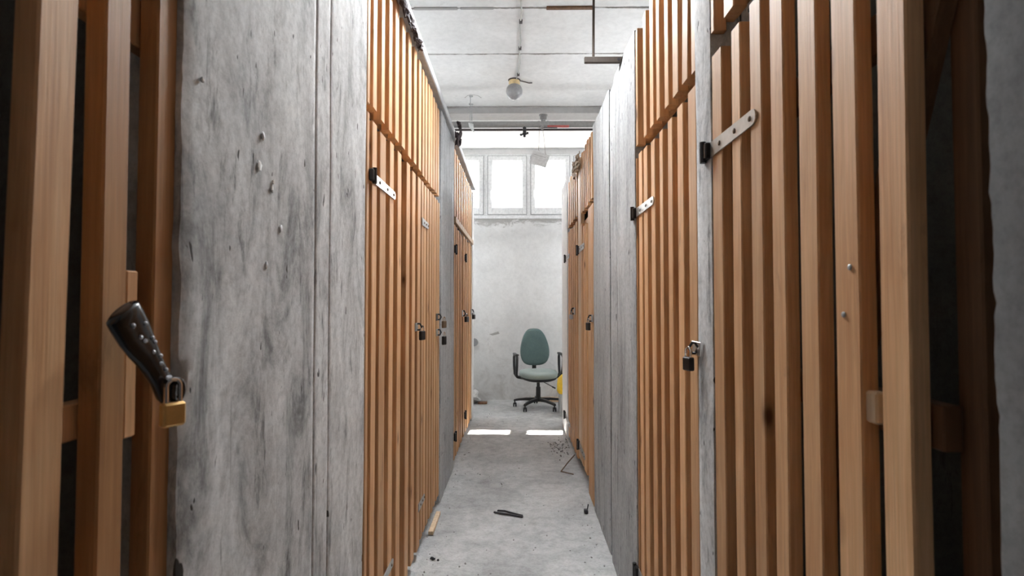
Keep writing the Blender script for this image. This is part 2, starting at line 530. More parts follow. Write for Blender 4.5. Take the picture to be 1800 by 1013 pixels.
# brown strips of formwork timber left in the first seam of the ceiling
m = MB()
p0 = onZ(960, 19, CEIL); p1 = onZ(1043, 19, CEIL)
m.box((p0.x, 3.765, CEIL - 0.012), (p1.x, 3.80, CEIL + 0.01), 0.003)
struct(m.build('trim_2', M['wood_brown']))
m = MB()
p0 = onZ(729, 18, CEIL); p1 = onZ(868, 18, CEIL)
m.box((p0.x, 3.770, CEIL - 0.008), (p0.x + 0.31, 3.80, CEIL + 0.01), 0.003)
m.box((p0.x + 0.33, 3.775, CEIL - 0.006), (p1.x, 3.80, CEIL + 0.01), 0.003)
struct(m.build('trim_3', M['stain']))

# window wall with a ribbon of sashes
WZ0, WZ1 = 2.47, 3.33
WX = 2.05
m = MB()
m.box((-SIDE, WALL_Y, -0.1), (SIDE, WALL_Y + 0.30, WZ0))
m.box((-SIDE, WALL_Y, WZ1), (SIDE, WALL_Y + 0.30, CEIL))
m.box((-SIDE, WALL_Y, WZ0), (-WX - 0.37, WALL_Y + 0.30, WZ1))
m.box((WX - 0.06, WALL_Y, WZ0), (SIDE, WALL_Y + 0.30, WZ1))
struct(m.build('wall_back', M['plaster_back']))
# damp patches under the sill : thin broken plaster on the wall
def patch(name, pts_px, Y, mat, seed):
    mb = MB(); rnd = random.Random(seed)
    P = [onY(x, y, Y) for x, y in pts_px]
    c = sum(P, Vector()) / len(P)
    front = []; back = []
    n = 40
    for k in range(n):
        u = k / n * len(P); i = int(u); fr = u - i
        p = P[i % len(P)].lerp(P[(i + 1) % len(P)], fr)
        p = p + (p - c) * (0.22 * noise.noise(Vector((k * 0.7, seed, 0))) )
        front.append((p.x, Y - 0.003, p.z)); back.append((p.x, Y + 0.01, p.z))
    mb.loft([back, front])
    return mb.build(name, mat)
struct(patch('trim_4', [(860, 588), (876, 583), (878, 587), (866, 590)], WALL_Y, M['stain'], 3))
m = MB(); m.box((-WX - 0.3, WALL_Y - 0.035, WZ0 - 0.03), (WX, WALL_Y + 0.02, WZ0 + 0.005), 0.006)
struct(m.build('trim_5', M['pvc']))

pane_w, pitch = 0.407, 0.585
cx0 = onY(891.5, 324, WALL_Y).x
zp0 = onY(890, 365, WALL_Y).z; zp1 = onY(890, 283, WALL_Y).z
def make_window(cx, n):
    root = bpy.data.objects.new('window_%d' % n, None); COL.objects.link(root)
    root.location = (cx, WALL_Y, WZ0); struct(root)
    h = WZ1 - WZ0; z0, z1 = zp0 - WZ0, zp1 - WZ0; hw = pitch / 2; pw = pane_w / 2
    f = MB(); a = 0.032
    f.box((-hw, 0.0, 0), (-hw + a, 0.07, h), 0.004); f.box((hw - a, 0.0, 0), (hw, 0.07, h), 0.004)
    f.box((-hw + a, 0.0, 0), (hw - a, 0.07, a), 0.004); f.box((-hw + a, 0.0, h - a), (hw - a, 0.07, h), 0.004)
    f.build('window_frame', M['pvc'], root)
    s = MB(); o = hw - a + 0.001
    s.box((-o, -0.015, a - 0.001), (-pw, 0.055, h - a + 0.001), 0.005); s.box((pw, -0.015, a - 0.001), (o, 0.055, h - a + 0.001), 0.005)
    s.box((-pw, -0.015, a - 0.001), (pw, 0.055, z0), 0.005); s.box((-pw, -0.015, z1), (pw, 0.055, h - a + 0.001), 0.005)
    sash = s.build('sash', M['pvc'], root)
    q = MB(); q.box((-pw - .004, 0.010, z0 - .004), (-pw + .004, 0.03, z1 + .004)); q.box((pw - .004, 0.010, z0 - .004), (pw + .004, 0.03, z1 + .004))
    q.box((-pw, 0.010, z0 - .004), (pw, 0.03, z0 + .004)); q.box((-pw, 0.010, z1 - .004), (pw, 0.03, z1 + .004))
    for sx in (-1, 1): q.box((sx * o, -0.005, a - .003), (sx * (o + .007), 0.002, h - a + .003))
    q.box((-o, -0.005, a - .007), (o, 0.002, a - .001)); q.box((-o, -0.005, h - a + .001), (o, 0.002, h - a + .007))
    q.build('gasket', M['gasket'], sash)
    gq = MB(); gq.box((-pw, 0.020, z0), (pw, 0.024, z1)); gq.build('pane', M['glass'], root)
    hd = MB(); hx = -(pw + o) / 2
    hd.box((hx - 0.014, -0.024, 0.30), (hx + 0.014, -0.013, 0.37), 0.003)
    hd.box((hx - 0.009, -0.045, 0.32), (hx + 0.009, -0.02, 0.345), 0.003)
    hd.box((hx - 0.010, -0.052, 0.225), (hx + 0.010, -0.037, 0.345), 0.004)
    hd.build('window_handle', M['pvc'], root)
    return root
for n, k in enumerate(range(-4, 4)):
    make_window(cx0 + k * pitch, n + 1)

# outside paving, at street level
m = MB(); m.box((-9, WALL_Y + 0.301, 2.0), (9, 16, 2.2)); struct(m.build('ground', M['ground']))
# side walls, rear wall of the basement with a second ribbon window high up
m = MB(); m.box((-SIDE - 0.15, REAR_Y - .1, -0.1), (-SIDE, WALL_Y + 0.3, CEIL + 0.2)); struct(m.build('wall_left', M['plaster']))
m = MB(); m.box((SIDE, REAR_Y - .1, -0.1), (SIDE + 0.15, WALL_Y + 0.3, CEIL + 0.2)); struct(m.build('wall_right', M['plaster']))
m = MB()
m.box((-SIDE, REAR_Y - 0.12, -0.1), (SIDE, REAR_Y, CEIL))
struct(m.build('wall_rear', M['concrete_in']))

# ------------------------------------------------------------------ concrete walls between the slatted fronts
def conc_wall(name, side, X, y0, y1, top, thick=0.14, mat='concrete', grooves=(), edge_near=0.004, edge_far=0.003, lumps=(), chamfer=None, step=0.025, notch=(), zst=0.03):
    """upright slab whose corridor face is a finely bossed grid with worn arrises"""
    ys = []
    y = y0
    while y < y1 - 1e-4: ys.append(y); y += step
    ys.append(y1)
    for gy in grooves: ys += [gy - 0.007, gy - 0.003, gy, gy + 0.003, gy + 0.007]
    ys = sorted(ys)
    zs = [top * k / int(top / zst) for k in range(int(top / zst) + 1)]
    mb = MB(); sgn = 1 if side == 'L' else -1
    vs = []; fs = []; nyv = len(ys)
    for z in zs:
        for i, y in enumerate(ys):
            d = 0.004 * noise.noise(Vector((y * 2.2, z * 1.1, X * 5))) + 0.0025 * noise.noise(Vector((y * 9, z * 2.5, 4 + X)))
            for gy in grooves:
                wv = 0.003 * noise.noise(Vector((z * 2, gy, 1)))
                dist = abs(y - gy)
                if dist < 0.0075: d -= (0.008 if dist < 0.0015 else 0.003 if dist < 0.004 else 0.0) * max(0, 0.7 + 0.9 * noise.noise(Vector((z * 1.6, gy * 9, 0))))
            yy = y
            if i == 0:
                yy += edge_near * (0.5 + noise.noise(Vector((0, z * 16, 1 + X))) + 0.6 * noise.noise(Vector((0, z * 40, 2))))
                d -= 0.003
                for (nz, nh, nd) in notch:
                    if abs(z - nz) < nh: yy += nd * (1 - (abs(z - nz) / nh) ** 2)
            if i == nyv - 1:
                yy -= edge_far * (0.5 + 0.5 * noise.noise(Vector((1, z * 16, 1 + X))) + 0.7 * noise.noise(Vector((1, z * 45, 3)))); d -= 0.003
            zz = z
            if chamfer and z > top - 0.001:
                zz = top - max(0, (y - chamfer[0]) / (y1 - chamfer[0])) * chamfer[1] + 0.01 * noise.noise(Vector((y * 12, 0, 0)))
            elif z > top - 0.001: zz = top + 0.008 * noise.noise(Vector((y * 12, 5, 0)))
            vs.append((X + sgn * d, yy, zz))
    nzv = len(zs); o2 = len(vs)
    xb = X - sgn * thick
    for z in range(nzv):
        for i in (0, nyv - 1):
            p = vs[z * nyv + i]; vs.append((xb, y0 if i == 0 else y1, p[2]))
    for a in range(nzv - 1):
        for i in range(nyv - 1):
            q = a * nyv + i; fs.append((q, q + 1, q + nyv + 1, q + nyv))
        fs.append((a * nyv, (a + 1) * nyv, o2 + 2 * (a + 1), o2 + 2 * a))
        fs.append((a * nyv + nyv - 1, o2 + 2 * a + 1, o2 + 2 * a + 3, (a + 1) * nyv + nyv - 1))
        fs.append((o2 + 2 * a, o2 + 2 * a + 2, o2 + 2 * a + 3, o2 + 2 * a + 1))
    fs.append(tuple([(nzv - 1) * nyv + i for i in range(nyv)] + [o2 + 2 * (nzv - 1) + 1, o2 + 2 * (nzv - 1)]))
    mb.add(vs, fs)
    mb.cur = 1
    for k, (ly, lz, lr) in enumerate(lumps):
        mb.blob((X + sgn * 0.0005, ly, lz), (0.0022, lr, lr * 1.3), seed=k + 3, rough=0.4, seg=9, ring=5)
    return struct(mb.build(name, [M[mat], M['lump']], smooth=True))
XH = -0.497
lp = []
for px, py, r in ((462, 240, .010), (456, 292, .013), (478, 333, .008), (493, 402, .010), (468, 466, .008), (355, 140, .006), (480, 320, .006)):
    q = onX(px, py, XH); lp.append((q.y, q.z, r * 0.62))
gr = [yAt(553, XH), yAt(579, XH)]
yH0, yH1 = yAt(318, XH), yAt(641, XH)
nz_ = onX(325, 668, XH).z
conc_wall('wall_left_concrete', 'L', XH, yH0, yH1, 2.60, grooves=gr, lumps=lp, edge_near=0.005, step=0.018, zst=0.015, notch=[(nz_, 0.03, 0.016)])
yJ0, yJ1 = yAt(773, XL), yAt(797, XL)
yJm = yAt(781, XL)
conc_wall('wall_left_far_concrete', 'L', -0.503, yJ0, yJm, 2.575, mat='concrete_cool')
conc_wall('wall_left_far_pier', 'L', -0.507, yJm + .004, yJ1, 2.575, mat='concrete_cool')
conc_wall('wall_left_end', 'L', XL + 0.004, yAt(829.5, XL), yAt(832.3, XL), 2.55, mat='plaster')
XC = 0.474
conc_wall('wall_right_concrete', 'R', XC, 2.180, yAt(1073, XC), 2.415, grooves=[yAt(1085, XC)], chamfer=(yAt(1085, XC), 0.07), mat='concrete_right')
conc_wall('wall_right_far_concrete', 'R', XC + 0.006, yAt(1071.5, XC + 0.006), yAt(1043, XC + .006), 2.43, grooves=[yAt(1060, XC + .006)], mat='concrete_right')
conc_wall('wall_right_pier', 'R', XR - 0.004, yAt(1254, XR), yAt(1227, XR), 2.60, mat='concrete')
conc_wall('wall_right_end', 'R', XR - 0.002, yAt(997.5, XR), yAt(988, XR), 2.53, mat='plaster')
xM = 0.455
conc_wall('wall_right_near', 'R', xM, -1.6, yAt(1734, xM), 2.60, thick=0.10, mat='concrete_shaded', edge_far=0.006, step=0.03, zst=0.012)
conc_wall('wall_left_near', 'L', -0.50, -1.6, 0.02, 2.60, thick=0.10, mat='concrete_shaded', edge_far=0.01, step=0.03)

# cross walls of the storage compartments behind the fronts
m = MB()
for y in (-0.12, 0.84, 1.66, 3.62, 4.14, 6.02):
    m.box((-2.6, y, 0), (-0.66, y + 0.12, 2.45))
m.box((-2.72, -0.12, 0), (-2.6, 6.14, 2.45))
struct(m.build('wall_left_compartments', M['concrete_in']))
m = MB()
for y in (0.30, 1.325, 2.24, 3.24, 5.30):
    m.box((0.64, y, 0), (2.5, y + 0.11, 2.40))
m.box((2.5, 0.30, 0), (2.62, 5.41, 2.40))
struct(m.build('wall_right_compartments', M['concrete_in']))

m = MB()  # added unseen lids that keep lamp light out of the left compartments
for y0_, y1_ in ((0.86, 1.75), (1.76, 3.70), (3.71, 6.12)): m.box((-2.60, y0_, 2.452), (-0.62, y1_, 2.472), 0.002)
struct(m.build('added_lid_left', M['concrete_shaded']))
m = MB()  # added unseen lids, blocking light over the right compartments
for y0_, y1_ in ((1.34, 2.33), (2.34, 3.33), (3.34, 5.40)): m.box((0.60, y0_, 2.402), (2.5, y1_, 2.42), 0.002)
struct(m.build('added_lid_right', M['concrete_shaded']))

# ------------------------------------------------------------------ slatted doors and transoms
RND = random.Random(11)
def slat_mb(wd, t, z0, z1, seed, lean=0.0, cut=0.0):
    """planed batten: wd along Y, t along X (face at x=0, body towards +x), chamfered arrises, slightly bowed"""
    c = 0.0025; n = 9; rings = []
    for k in range(n + 1):
        u = k / n; z = z0 + (z1 - z0) * u
        dy = 0.0022 * noise.noise(Vector((seed * 3.7, z * 1.3, 0))) + lean * u
        dx = 0.0012 * noise.noise(Vector((seed * 1.9, z * 1.1, 7)))
        wj = wd * (1 + 0.03 * noise.noise(Vector((seed, z * 2.3, 3))))
        a, b = -wj / 2, wj / 2
        prof = [(c, a), (t - c, a), (t, a + c), (t, b - c), (t - c, b), (c, b), (0, b - c), (0, a + c)]
        zt = [z + (cut * (p[1] / wd) if k == n else 0) for p in prof]
        rings.append([(p[0] + dx, p[1] + dy, q) for p, q in zip(prof, zt)])
    return MB().loft(rings)
def bar(mb, a, b, w, t, roll_x=True):
    """rectangular bar from a to b lying in a Y-Z plane; w in the plane, t along X"""
    a = Vector(a); b = Vector(b); d = (b - a).normalized(); u = Vector((1, 0, 0)); v = d.cross(u).normalized()
    r = []
    for p in (a, b):
        r.append([p + u * t / 2 * s1 + v * w / 2 * s2 for s1, s2 in ((-1, -1), (1, -1), (1, 1), (-1, 1))])
    mb.loft(r); return mb

def front(name, side, X, slats, z0, z1, label, cat, rails, brace=None, group=None, mat='wood', t=0.032, zslope=0.0, jit=0.008, rail_mat=None):
    """slats: list of (pxa, pxb) of the corridor faces of the battens"""
    sg = -1 if side == 'L' else 1
    ysl = []
    for s in slats:
        ya, yb = sorted((yAt(s[0], X), yAt(s[1], X)))
        ysl.append((ya, yb, s[2] if len(s) > 2 else {}))
    ymin = min(a for a, b, o in ysl); ymax = max(b for a, b, o in ysl)
    root = thing(name, (X, (ymin + ymax) / 2, 0 if z0 < 1 else z0), label, cat, group)
    base = root.location.copy()
    for ya, yb, o in ysl:
        a0 = o.get('z0', z0 + RND.uniform(0, 1) * jit)
        a1 = o.get('z1', z1 + RND.uniform(-1, 1) * jit + zslope * ((ya + yb) / 2 - ymin))
        mb = slat_mb(yb - ya, t, a0 - base.z, a1 - base.z, RND.uniform(0, 99), lean=o.get('lean', 0), cut=o.get('cut', 0))
        ob = mb.build('slat', M[o.get('mat', mat)], root)
        xo = o.get('dx', 0)
        ob.location = (-sg * xo, (ya + yb) / 2 - base.y, 0)
        if sg < 0: ob.scale = (-1, 1, 1)
    ymin = min(a - (0.02 if any(o2.get('dx', 0) < 0 for _, _, o2 in ysl) else 0) for a, b, o in ysl if o.get('dx', 0) >= 0)
    for rz, rh in rails:
        mb = MB(); mb.box((sg * (t + 0.0005), ymin - base.y + 0.004, rz - rh / 2 - base.z), (sg * (t + 0.024), ymax - base.y - 0.004, rz + rh / 2 - base.z), 0.002)
        mb.build('rail', M[rail_mat or mat], root)
    if brace:
        (ay, az), (by, bz) = brace
        mb = MB(); bar(mb, (sg * (t + 0.013), ay - base.y, az), (sg * (t + 0.013), by - base.y, bz), 0.05, 0.022)
        mb.build('brace', M[rail_mat or mat], root)
    return root
def nails(root, spots, X, side):
    sg = -1 if side == 'L' else 1
    for y, z in spots:
        mb = MB(); mb.lathe([(0.0045, 0), (0.0045, -0.0012), (0.003, -0.0022), (0.0004, -0.0025)], 10, axis='X')
        o = mb.build('screw_head', M['steel_dull'], root)
        o.location = (0 - sg * 0.0005, y - root.location.y, z - root.location.z)
        o.scale = (sg, 1, 1)

# pixel runs of the batten faces -------------------------------------------------
S = lambda *a: list(a)
I1_low = [(643.2, 647.5), (652.5, 661), (666.5, 677), (684, 691), (698, 704.5), (713, 719, {'lean': 0.01}), (724, 729.5), (734, 739)]
I1_up = [(643.2, 647.5), (653.5, 660.5), (668, 674), (681.7, 687.5), (692.6, 699.2), (704.8, 710.6), (716, 721.5), (726.5, 731)]
I2_low = [(740.8, 744), (745.5, 748.7), (750.4, 753.3), (755.3, 758), (759.6, 762), (763.6, 765.8), (767.2, 769.3), (770.5, 772.4)]
I2_up = [(735.2, 739.2), (742, 745), (747, 750), (752, 754.8), (756.8, 759.3), (761.2, 763.5), (765.2, 767.4), (769, 771.2)]
def even(p0, p1, n, X, gap=0.55):
    """n battens evenly spread in depth between two photo columns"""
    a, b = yAt(p0, X), yAt(p1, X); st = (b - a) / n; out = []
    for k in range(n):
        ya = a + st * k + st * gap / 2; yb = a + st * (k + 1) - st * gap / 2
        out.append((910 + 950 * X / ya, 910 + 950 * X / yb))
    return out
D_low = [(1118.5, 1121), (1124, 1130), (1133, 1139.5), (1146, 1153), (1161, 1167), (1176, 1184), (1193, 1203), (1212, 1226)]
D_up = [(1120, 1123.5), (1133.5, 1138.7), (1144.6, 1151), (1156.5, 1162.3), (1171, 1178), (1185, 1195), (1202, 1212, {'lean': -0.02}), (1219, 1226)]
F_low = [(1255, 1272), (1289.6, 1305), (1322.7, 1342.7), (1359, 1382), (1408, 1439.7, ), (1468, 1511), (1547.5, 1600), (1678 , 1727)]
F_up = [(1255, 1262), (1277, 1295), (1318, 1338), (1356, 1380), (1406, 1438), (1466, 1510), (1546, 1599)]
G_low = [(33, 120), (118+52, 220), (268, 303)]

# left corridor side
yG = lambda px: yAt(px, XL)
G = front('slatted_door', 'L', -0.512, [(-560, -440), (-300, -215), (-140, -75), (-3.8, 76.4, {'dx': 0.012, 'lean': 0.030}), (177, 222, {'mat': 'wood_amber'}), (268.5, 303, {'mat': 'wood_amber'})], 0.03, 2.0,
          'nearest slatted door at the left, with the black sleeved hasp and brass padlock', 'door',
          [(0.25, 0.07), (1.155, 0.045), (1.70, 0.07)], brace=((0.40, 0.45), (0.575, 1.05)), t=0.028)
Gt = front('slatted_transom', 'L', -0.512, [(-560, -440), (-300, -215), (-110, -45), (58, 130), (177, 222), (268.5, 303)], 2.03, 2.58,
          'battens above the nearest left door, beside the bare concrete wall', 'transom', [(2.10, 0.05), (2.52, 0.05)])
I1 = front('slatted_door', 'L', XL, I1_low, 0.04, 1.945, 'slatted door just past the big left concrete wall, with a long strap hinge', 'door',
           [(0.25, 0.07), (1.16, 0.06), (1.74, 0.07)], brace=((1.95, 0.3), (2.75, 1.6)))
I1t = front('slatted_transom', 'L', XL, I1_up, 1.985, 2.575, 'battens over the left door next to the big concrete wall, under sooty rail', 'transom',
            [(2.03, 0.05), (2.53, 0.05)], jit=0.012)
I2 = front('slatted_door', 'L', XL, I2_low, 0.06, 1.955, 'narrow slatted left door with two locks, hung before the smooth grey pier', 'door',
           [(0.25, 0.07), (1.16, 0.06), (1.74, 0.07)])
I2t = front('slatted_transom', 'L', XL, I2_up, 1.985, 2.56, 'battens over the narrow left door, ending at the smooth grey pier', 'transom',
            [(2.03, 0.05), (2.52, 0.05)])
K1 = front('slatted_door', 'L', XL, even(797.8, 813.0, 5, XL, 0.45), 0.04, 1.93, 'slatted left door starting right behind the smooth grey pier', 'door',
           [(0.25, 0.07), (1.16, 0.06), (1.74, 0.07)])
K2 = front('slatted_door', 'L', XL, even(814.0, 829.2, 5, XL, 0.42), 0.04, 1.93, 'last slatted door on the left, nearest the white window wall', 'door',
           [(0.25, 0.07), (1.16, 0.06), (1.74, 0.07)])
K1t = front('slatted_transom', 'L', XL, even(797.8, 829.2, 11, XL, 0.5), 2.0, 2.545, 'farthest battens on the left, above the last two doors with a pale crosspiece', 'transom',
            [(2.03, 0.05), (2.5, 0.05)])
mb = MB(); y0, y1 = yAt(797.6, XL), yAt(829, XL)
mb.box((0.0, y0 - K1t.location.y, -0.055), (0.018, y1 - K1t.location.y, -0.005), 0.003)
cp = mb.build('crosspiece', M['wood_pale'], K1t); cp['label'] = 'pale batten nailed across the foot of the transom'

# right corridor side
Ff = front('slatted_door', 'R', XR, [(1255, 1272), (1289.6, 1305), (1322.7, 1342.7), (1359, 1382), (1408, 1439.7), (1468, 1511), (1547.5, 1600), (1605.6, 1650, {'dx': -0.05, 'mat': 'wood_brown'})],  # brown on the last post stands in for shade
           0.03, 1.915, 'nearest slatted door at the right, big steel strap hinge, beside shade-darkened grey concrete', 'door',
           [(0.25, 0.07), (1.15, 0.055), (1.68, 0.06)], brace=((0.60, 1.86), (0.93, 0.95)), t=0.025, rail_mat='wood_brown')  # brown rails and brace carry painted shade
mb = MB(); q0 = onX(1516, 678, XR + 0.012); q1 = onX(1549, 748, XR + 0.012)
mb.box((0.006, q1.y - Ff.location.y, q1.z), (0.024, q0.y - Ff.location.y, q0.z - 0.004), 0.003)
ob = mb.build('filler_block', M['wood_pale'], Ff); ob['label'] = 'pale splintered block between two battens'
Ft = front('slatted_transom', 'R', XR, [(1254.5, 1260), (1277, 1295), (1318, 1338), (1356, 1380), (1406, 1438), (1466, 1510), (1546, 1599)], 1.955, 2.58,
           'battens above the nearest right door, only their lower ends in view', 'transom', [(2.02, 0.05), (2.52, 0.05)], jit=0.014)
Dd = front('slatted_door', 'R', XR, D_low, 0.03, 1.885, 'slatted right door with the chrome hasp and dangling lock, between two concrete walls', 'door',
           [(0.25, 0.07), (1.16, 0.06), (1.66, 0.07)], brace=((1.5, 0.4), (2.05, 1.5)))
Dt = front('slatted_transom', 'R', XR, D_up, 1.925, 2.41, 'battens over the right door with the chrome hasp', 'transom',
           [(1.97, 0.05), (2.33, 0.05)], jit=0.012)
L1 = front('slatted_door', 'R', XR, [(1016.5, 1021, {'mat': 'wood_pale', 'z1': 2.42}), (1021.8, 1024.6, {'lean': 0.03}), (1026.3, 1028.6, {'lean': 0.03, 'z1': 1.86}), (1029.2, 1030.8, {'z1': 1.86}),
            (1034, 1040.2, {'z1': 1.94, 'z0': 0.02}), (1040.6, 1042.6, {'z1': 1.94, 'z0': 0.02})], 0.10, 1.89,
           'right door with leaning battens and one wide board, beyond the streaked concrete wall', 'door', [(0.16, 0.11), (1.17, 0.06), (1.72, 0.07), (1.90, 0.06)])
L1t = front('slatted_transom', 'R', XR, even(1021.6, 1042.4, 6, XR, 0.5), 1.97, 2.42, 'battens over the right door with leaning battens and one wide board', 'transom', [(2.02, 0.05), (2.37, 0.05)], jit=0.012)
L2 = front('slatted_door', 'R', XR, even(998.4, 1015.6, 5, XR, 0.42), 0.05, 1.965, 'last slatted door on the right, next to the white wall end by the chair', 'door',
           [(0.25, 0.07), (1.17, 0.06), (1.74, 0.07)])
L2t = front('slatted_transom', 'R', XR, even(998.4, 1015.8, 5, XR, 0.5), 2.0, 2.44, 'farthest battens on the right, sagging under crumpled taupe paper', 'transom', [(2.05, 0.05), (2.40, 0.05)], jit=0.015)

# screw heads on the nearest battens
for root, X, side, sp in ((Ff, XR, 'R', [(1484, 553), (1495, 470)]),):
    P = [onX(a, b, X) for a, b in sp]
    nails(root, [(p.y, p.z) for p in P], X, side)

# filler block between two battens of the nearest left door
mb = MB(); a = onX(223, 475, -0.518); b = onX(240, 765, -0.518)
mb.box((-0.03, a.y - G.location.y, b.z), (-0.006, b.y - G.location.y - .002, a.z), 0.002)
mb.build('filler_block', M['wood'], G)

# ------------------------------------------------------------------ strap hinges (parts of their doors)
def strap(root, side, X, y_block, y_end, z, wd=0.034, block=True, blk=0.045):
    sg = -1 if side == 'L' else 1
    bx = root.location
    d = 1 if y_end > y_block else -1
    ln = abs(y_end - y_block)
    o = bpy.data.objects.new('strap_hinge', None)
    # leaf
    mb = MB(); out = []; h = wd / 2
    pts = [(0, -h * 1.0), (ln - h, -h * 0.85)] + [(ln - h + h * 0.9 * math.sin(a), -h * 0.85 * math.cos(a)) for a in [math.pi * k / 8 for k in range(1, 8)]] + [(ln - h, h * 0.85), (0, h)]
    mb.loft([[(-sg * 0.0008, d * p[0], p[1]) for p in pts], [(-sg * 0.0042, d * p[0], p[1]) for p in pts]])
    leaf = mb.build('strap_hinge', M['steel'], root)
    leaf.location = (0, y_block - bx.y, z - bx.z)
    rv = MB()
    for u in (0.30, 0.62, 0.9):
        rv.lathe([(0.006, -sg * 0.0042), (0.0055, -sg * 0.0062), (0.002, -sg * 0.0075)], 10, o=(0, d * ln * u, 0), axis='X')
    rv.build('rivet', M['rust'] if wd > 0.036 else M['steel_dull'], leaf)
    if block:
        kb = MB()
        kb.box((-sg * 0.0, -0.5 * blk * d - 0.0, -blk * 0.42), (-sg * 0.016, blk * 0.5 * d, blk * 0.42), 0.003)
        kb.lathe([(0.008, -blk * 0.55), (0.008, blk * 0.55)], 12, o=(-sg * 0.014, 0, 0))
        kb.build('hinge_pintle', M['black_iron'], leaf)
    return leaf
strap(Ff, 'R', XR, yAt(1248, XR), yAt(1336, XR), 1.678, 0.038, blk=0.048)
strap(Ff, 'R', XR, yAt(1248, XR), yAt(1336, XR), 0.25, 0.038, blk=0.048)
strap(Dd, 'R', XR, yAt(1118.5, XR), yAt(1152, XR), 1.663, 0.036, blk=0.05)
strap(Dd, 'R', XR, yAt(1118.5, XR), yAt(1152, XR), 0.235, 0.036, blk=0.05)
strap(I1, 'L', XL, yAt(650, XL), yAt(693, XL), 1.742, 0.038, blk=0.05)
strap(I1, 'L', XL, yAt(650, XL), yAt(693, XL), 0.25, 0.038, blk=0.05)
strap(I2, 'L', XL, yAt(740.5, XL), yAt(752, XL), 1.735, 0.04, block=False)
strap(I2, 'L', XL, yAt(736.5, XL), yAt(747, XL), 0.25, 0.04, block=False)
for root, a, b in ((K1, 799.2, 802.5), (K2, 817.0, 819.4)):
    strap(root, 'L', XL, yAt(a, XL), yAt(b, XL), 1.735, 0.05, blk=0.075)
    strap(root, 'L', XL, yAt(a, XL), yAt(b, XL), 0.23, 0.05, blk=0.075)
strap(L1, 'R', XR, yAt(1017.5, XR), yAt(1028, XR), 1.715, 0.05, blk=0.075)
strap(L1, 'R', XR, yAt(1017.5, XR), yAt(1028, XR), 0.20, 0.05, blk=0.075)
strap(L2, 'R', XR, yAt(995.0, XR), yAt(1001.5, XR), 1.74, 0.05, blk=0.075)
strap(L2, 'R', XR, yAt(993.5, XR), yAt(1002, XR), 0.18, 0.05, blk=0.075)

# ------------------------------------------------------------------ hasps (parts) and padlocks (things)
def hasp(root, side, X, y, z, s=1.0, mat='chrome', th=0.003):
    sg = -1 if side == 'L' else 1; b = root.location
    mb = MB()
    mb.box((0, -0.045 * s, -0.016 * s), (-sg * th, 0.012 * s, 0.016 * s), 0.001)
    h = mb.build('hasp', M[mat], root); h.location = (-sg * 0.0008, y - b.y, z - b.z)
    st = MB()
    st.tube([(0, 0.0, 0.012 * s), (-sg * 0.016, 0, 0.012 * s), (-sg * 0.024, 0, 0.0), (-sg * 0.016, 0, -0.012 * s), (0, 0, -0.012 * s)], 0.0035 * s, 8)
    st.build('staple', M['black_iron'], h)
    return h
def padlock(side, X, y, z, label, body='black_iron', w=0.034, h=0.036, t=0.016, rot=0.0, shackle='chrome', rise=0.026, yaw=0):
    """hangs with the top of its body at z"""
    sg = -1 if side == 'L' else 1
    root = thing('padlock', (X - sg * 0.026, y, z), label, 'padlock')
    mb = MB(); mb.box((-t / 2, -w / 2, -h), (t / 2, w / 2, 0), 0.003)
    bd = mb.build('lock_body', M[body], root)
    kh = MB(); kh.lathe([(0.0045, -h - 0.0006), (0.0045, -h + 0.001)], 10); kh.build('keyhole', M['black_iron'], bd)
    sh = MB(); r = w * 0.30
    pts = [(0, -r, -0.004), (0, -r, rise - r)] + [(0, -r * math.cos(a), rise - r + r * math.sin(a)) for a in [math.pi * k / 8 for k in range(1, 8)]] + [(0, r, rise - r), (0, r, -0.004)]
    sh.tube(pts, 0.0032 * max(1, w / 0.04), 8)
    sh.build('shackle', M[shackle], root)
    root.rotation_euler = (rot, 0, yaw)
    return root
p = onX(1225, 612, XR - 0.004)
hD = hasp(Dd, 'R', XR, p.y, p.z, 1.15, th=0.012)
padlock('R', XR, p.y + 0.002, p.z - 0.024, 'dark padlock dangling from the shiny chrome hasp on the right door', yaw=R(18))
p = onX(732.5, 580, XL)
hasp(I1, 'L', XL, p.y, p.z + 0.015, 1.3, 'steel')
padlock('L', XL, p.y + .01, p.z - 0.006, 'black padlock on the left door beside the big concrete wall', w=0.042, h=0.046, yaw=R(-20))
p = onX(768.5, 563, XL); hasp(I2, 'L', XL, p.y, p.z + 0.02, 1.4, 'black_iron')
padlock('L', XL + 0.014, p.y + .03, p.z - 0.006, 'brown padlock at the smooth pier, the upper of two', body='rust', w=0.042, h=0.045, yaw=R(-20))
p = onX(768.5, 590, XL); hasp(I2, 'L', XL, p.y, p.z + 0.02, 1.4, 'steel')
padlock('L', XL + 0.014, p.y + .03, p.z - 0.006, 'black padlock at the smooth pier, the lower of two', w=0.04, h=0.055, yaw=R(-20))
p = onX(813.2, 553, XL); hasp(K1, 'L', XL, p.y, p.z + 0.01, 1.9, 'steel')
padlock('L', XL + 0.012, p.y, p.z - 0.02, 'dark padlock between the two farthest doors on the left', w=0.055, h=0.05, t=0.025, yaw=R(-20))
p = onX(828.6, 550, XL); hasp(K2, 'L', XL, p.y, p.z + 0.01, 1.9, 'steel')
padlock('L', XL, p.y, p.z - 0.02, 'dark padlock at the left corridor corner by the white window wall', w=0.05, h=0.05, t=0.02, yaw=R(-20))
p = onX(1009.5, 549, XR); hasp(L2, 'R', XR, p.y, p.z + 0.01, 1.9, 'steel')
padlock('R', XR, p.y, p.z - 0.02, 'steel padlock on the last right door, before the white wall end', body='steel_dull', w=0.045, h=0.04, t=0.02, yaw=R(20))
p = onX(1040.5, 563, XR); hasp(L1, 'R', XR, p.y, p.z + 0.012, 1.5, 'steel')
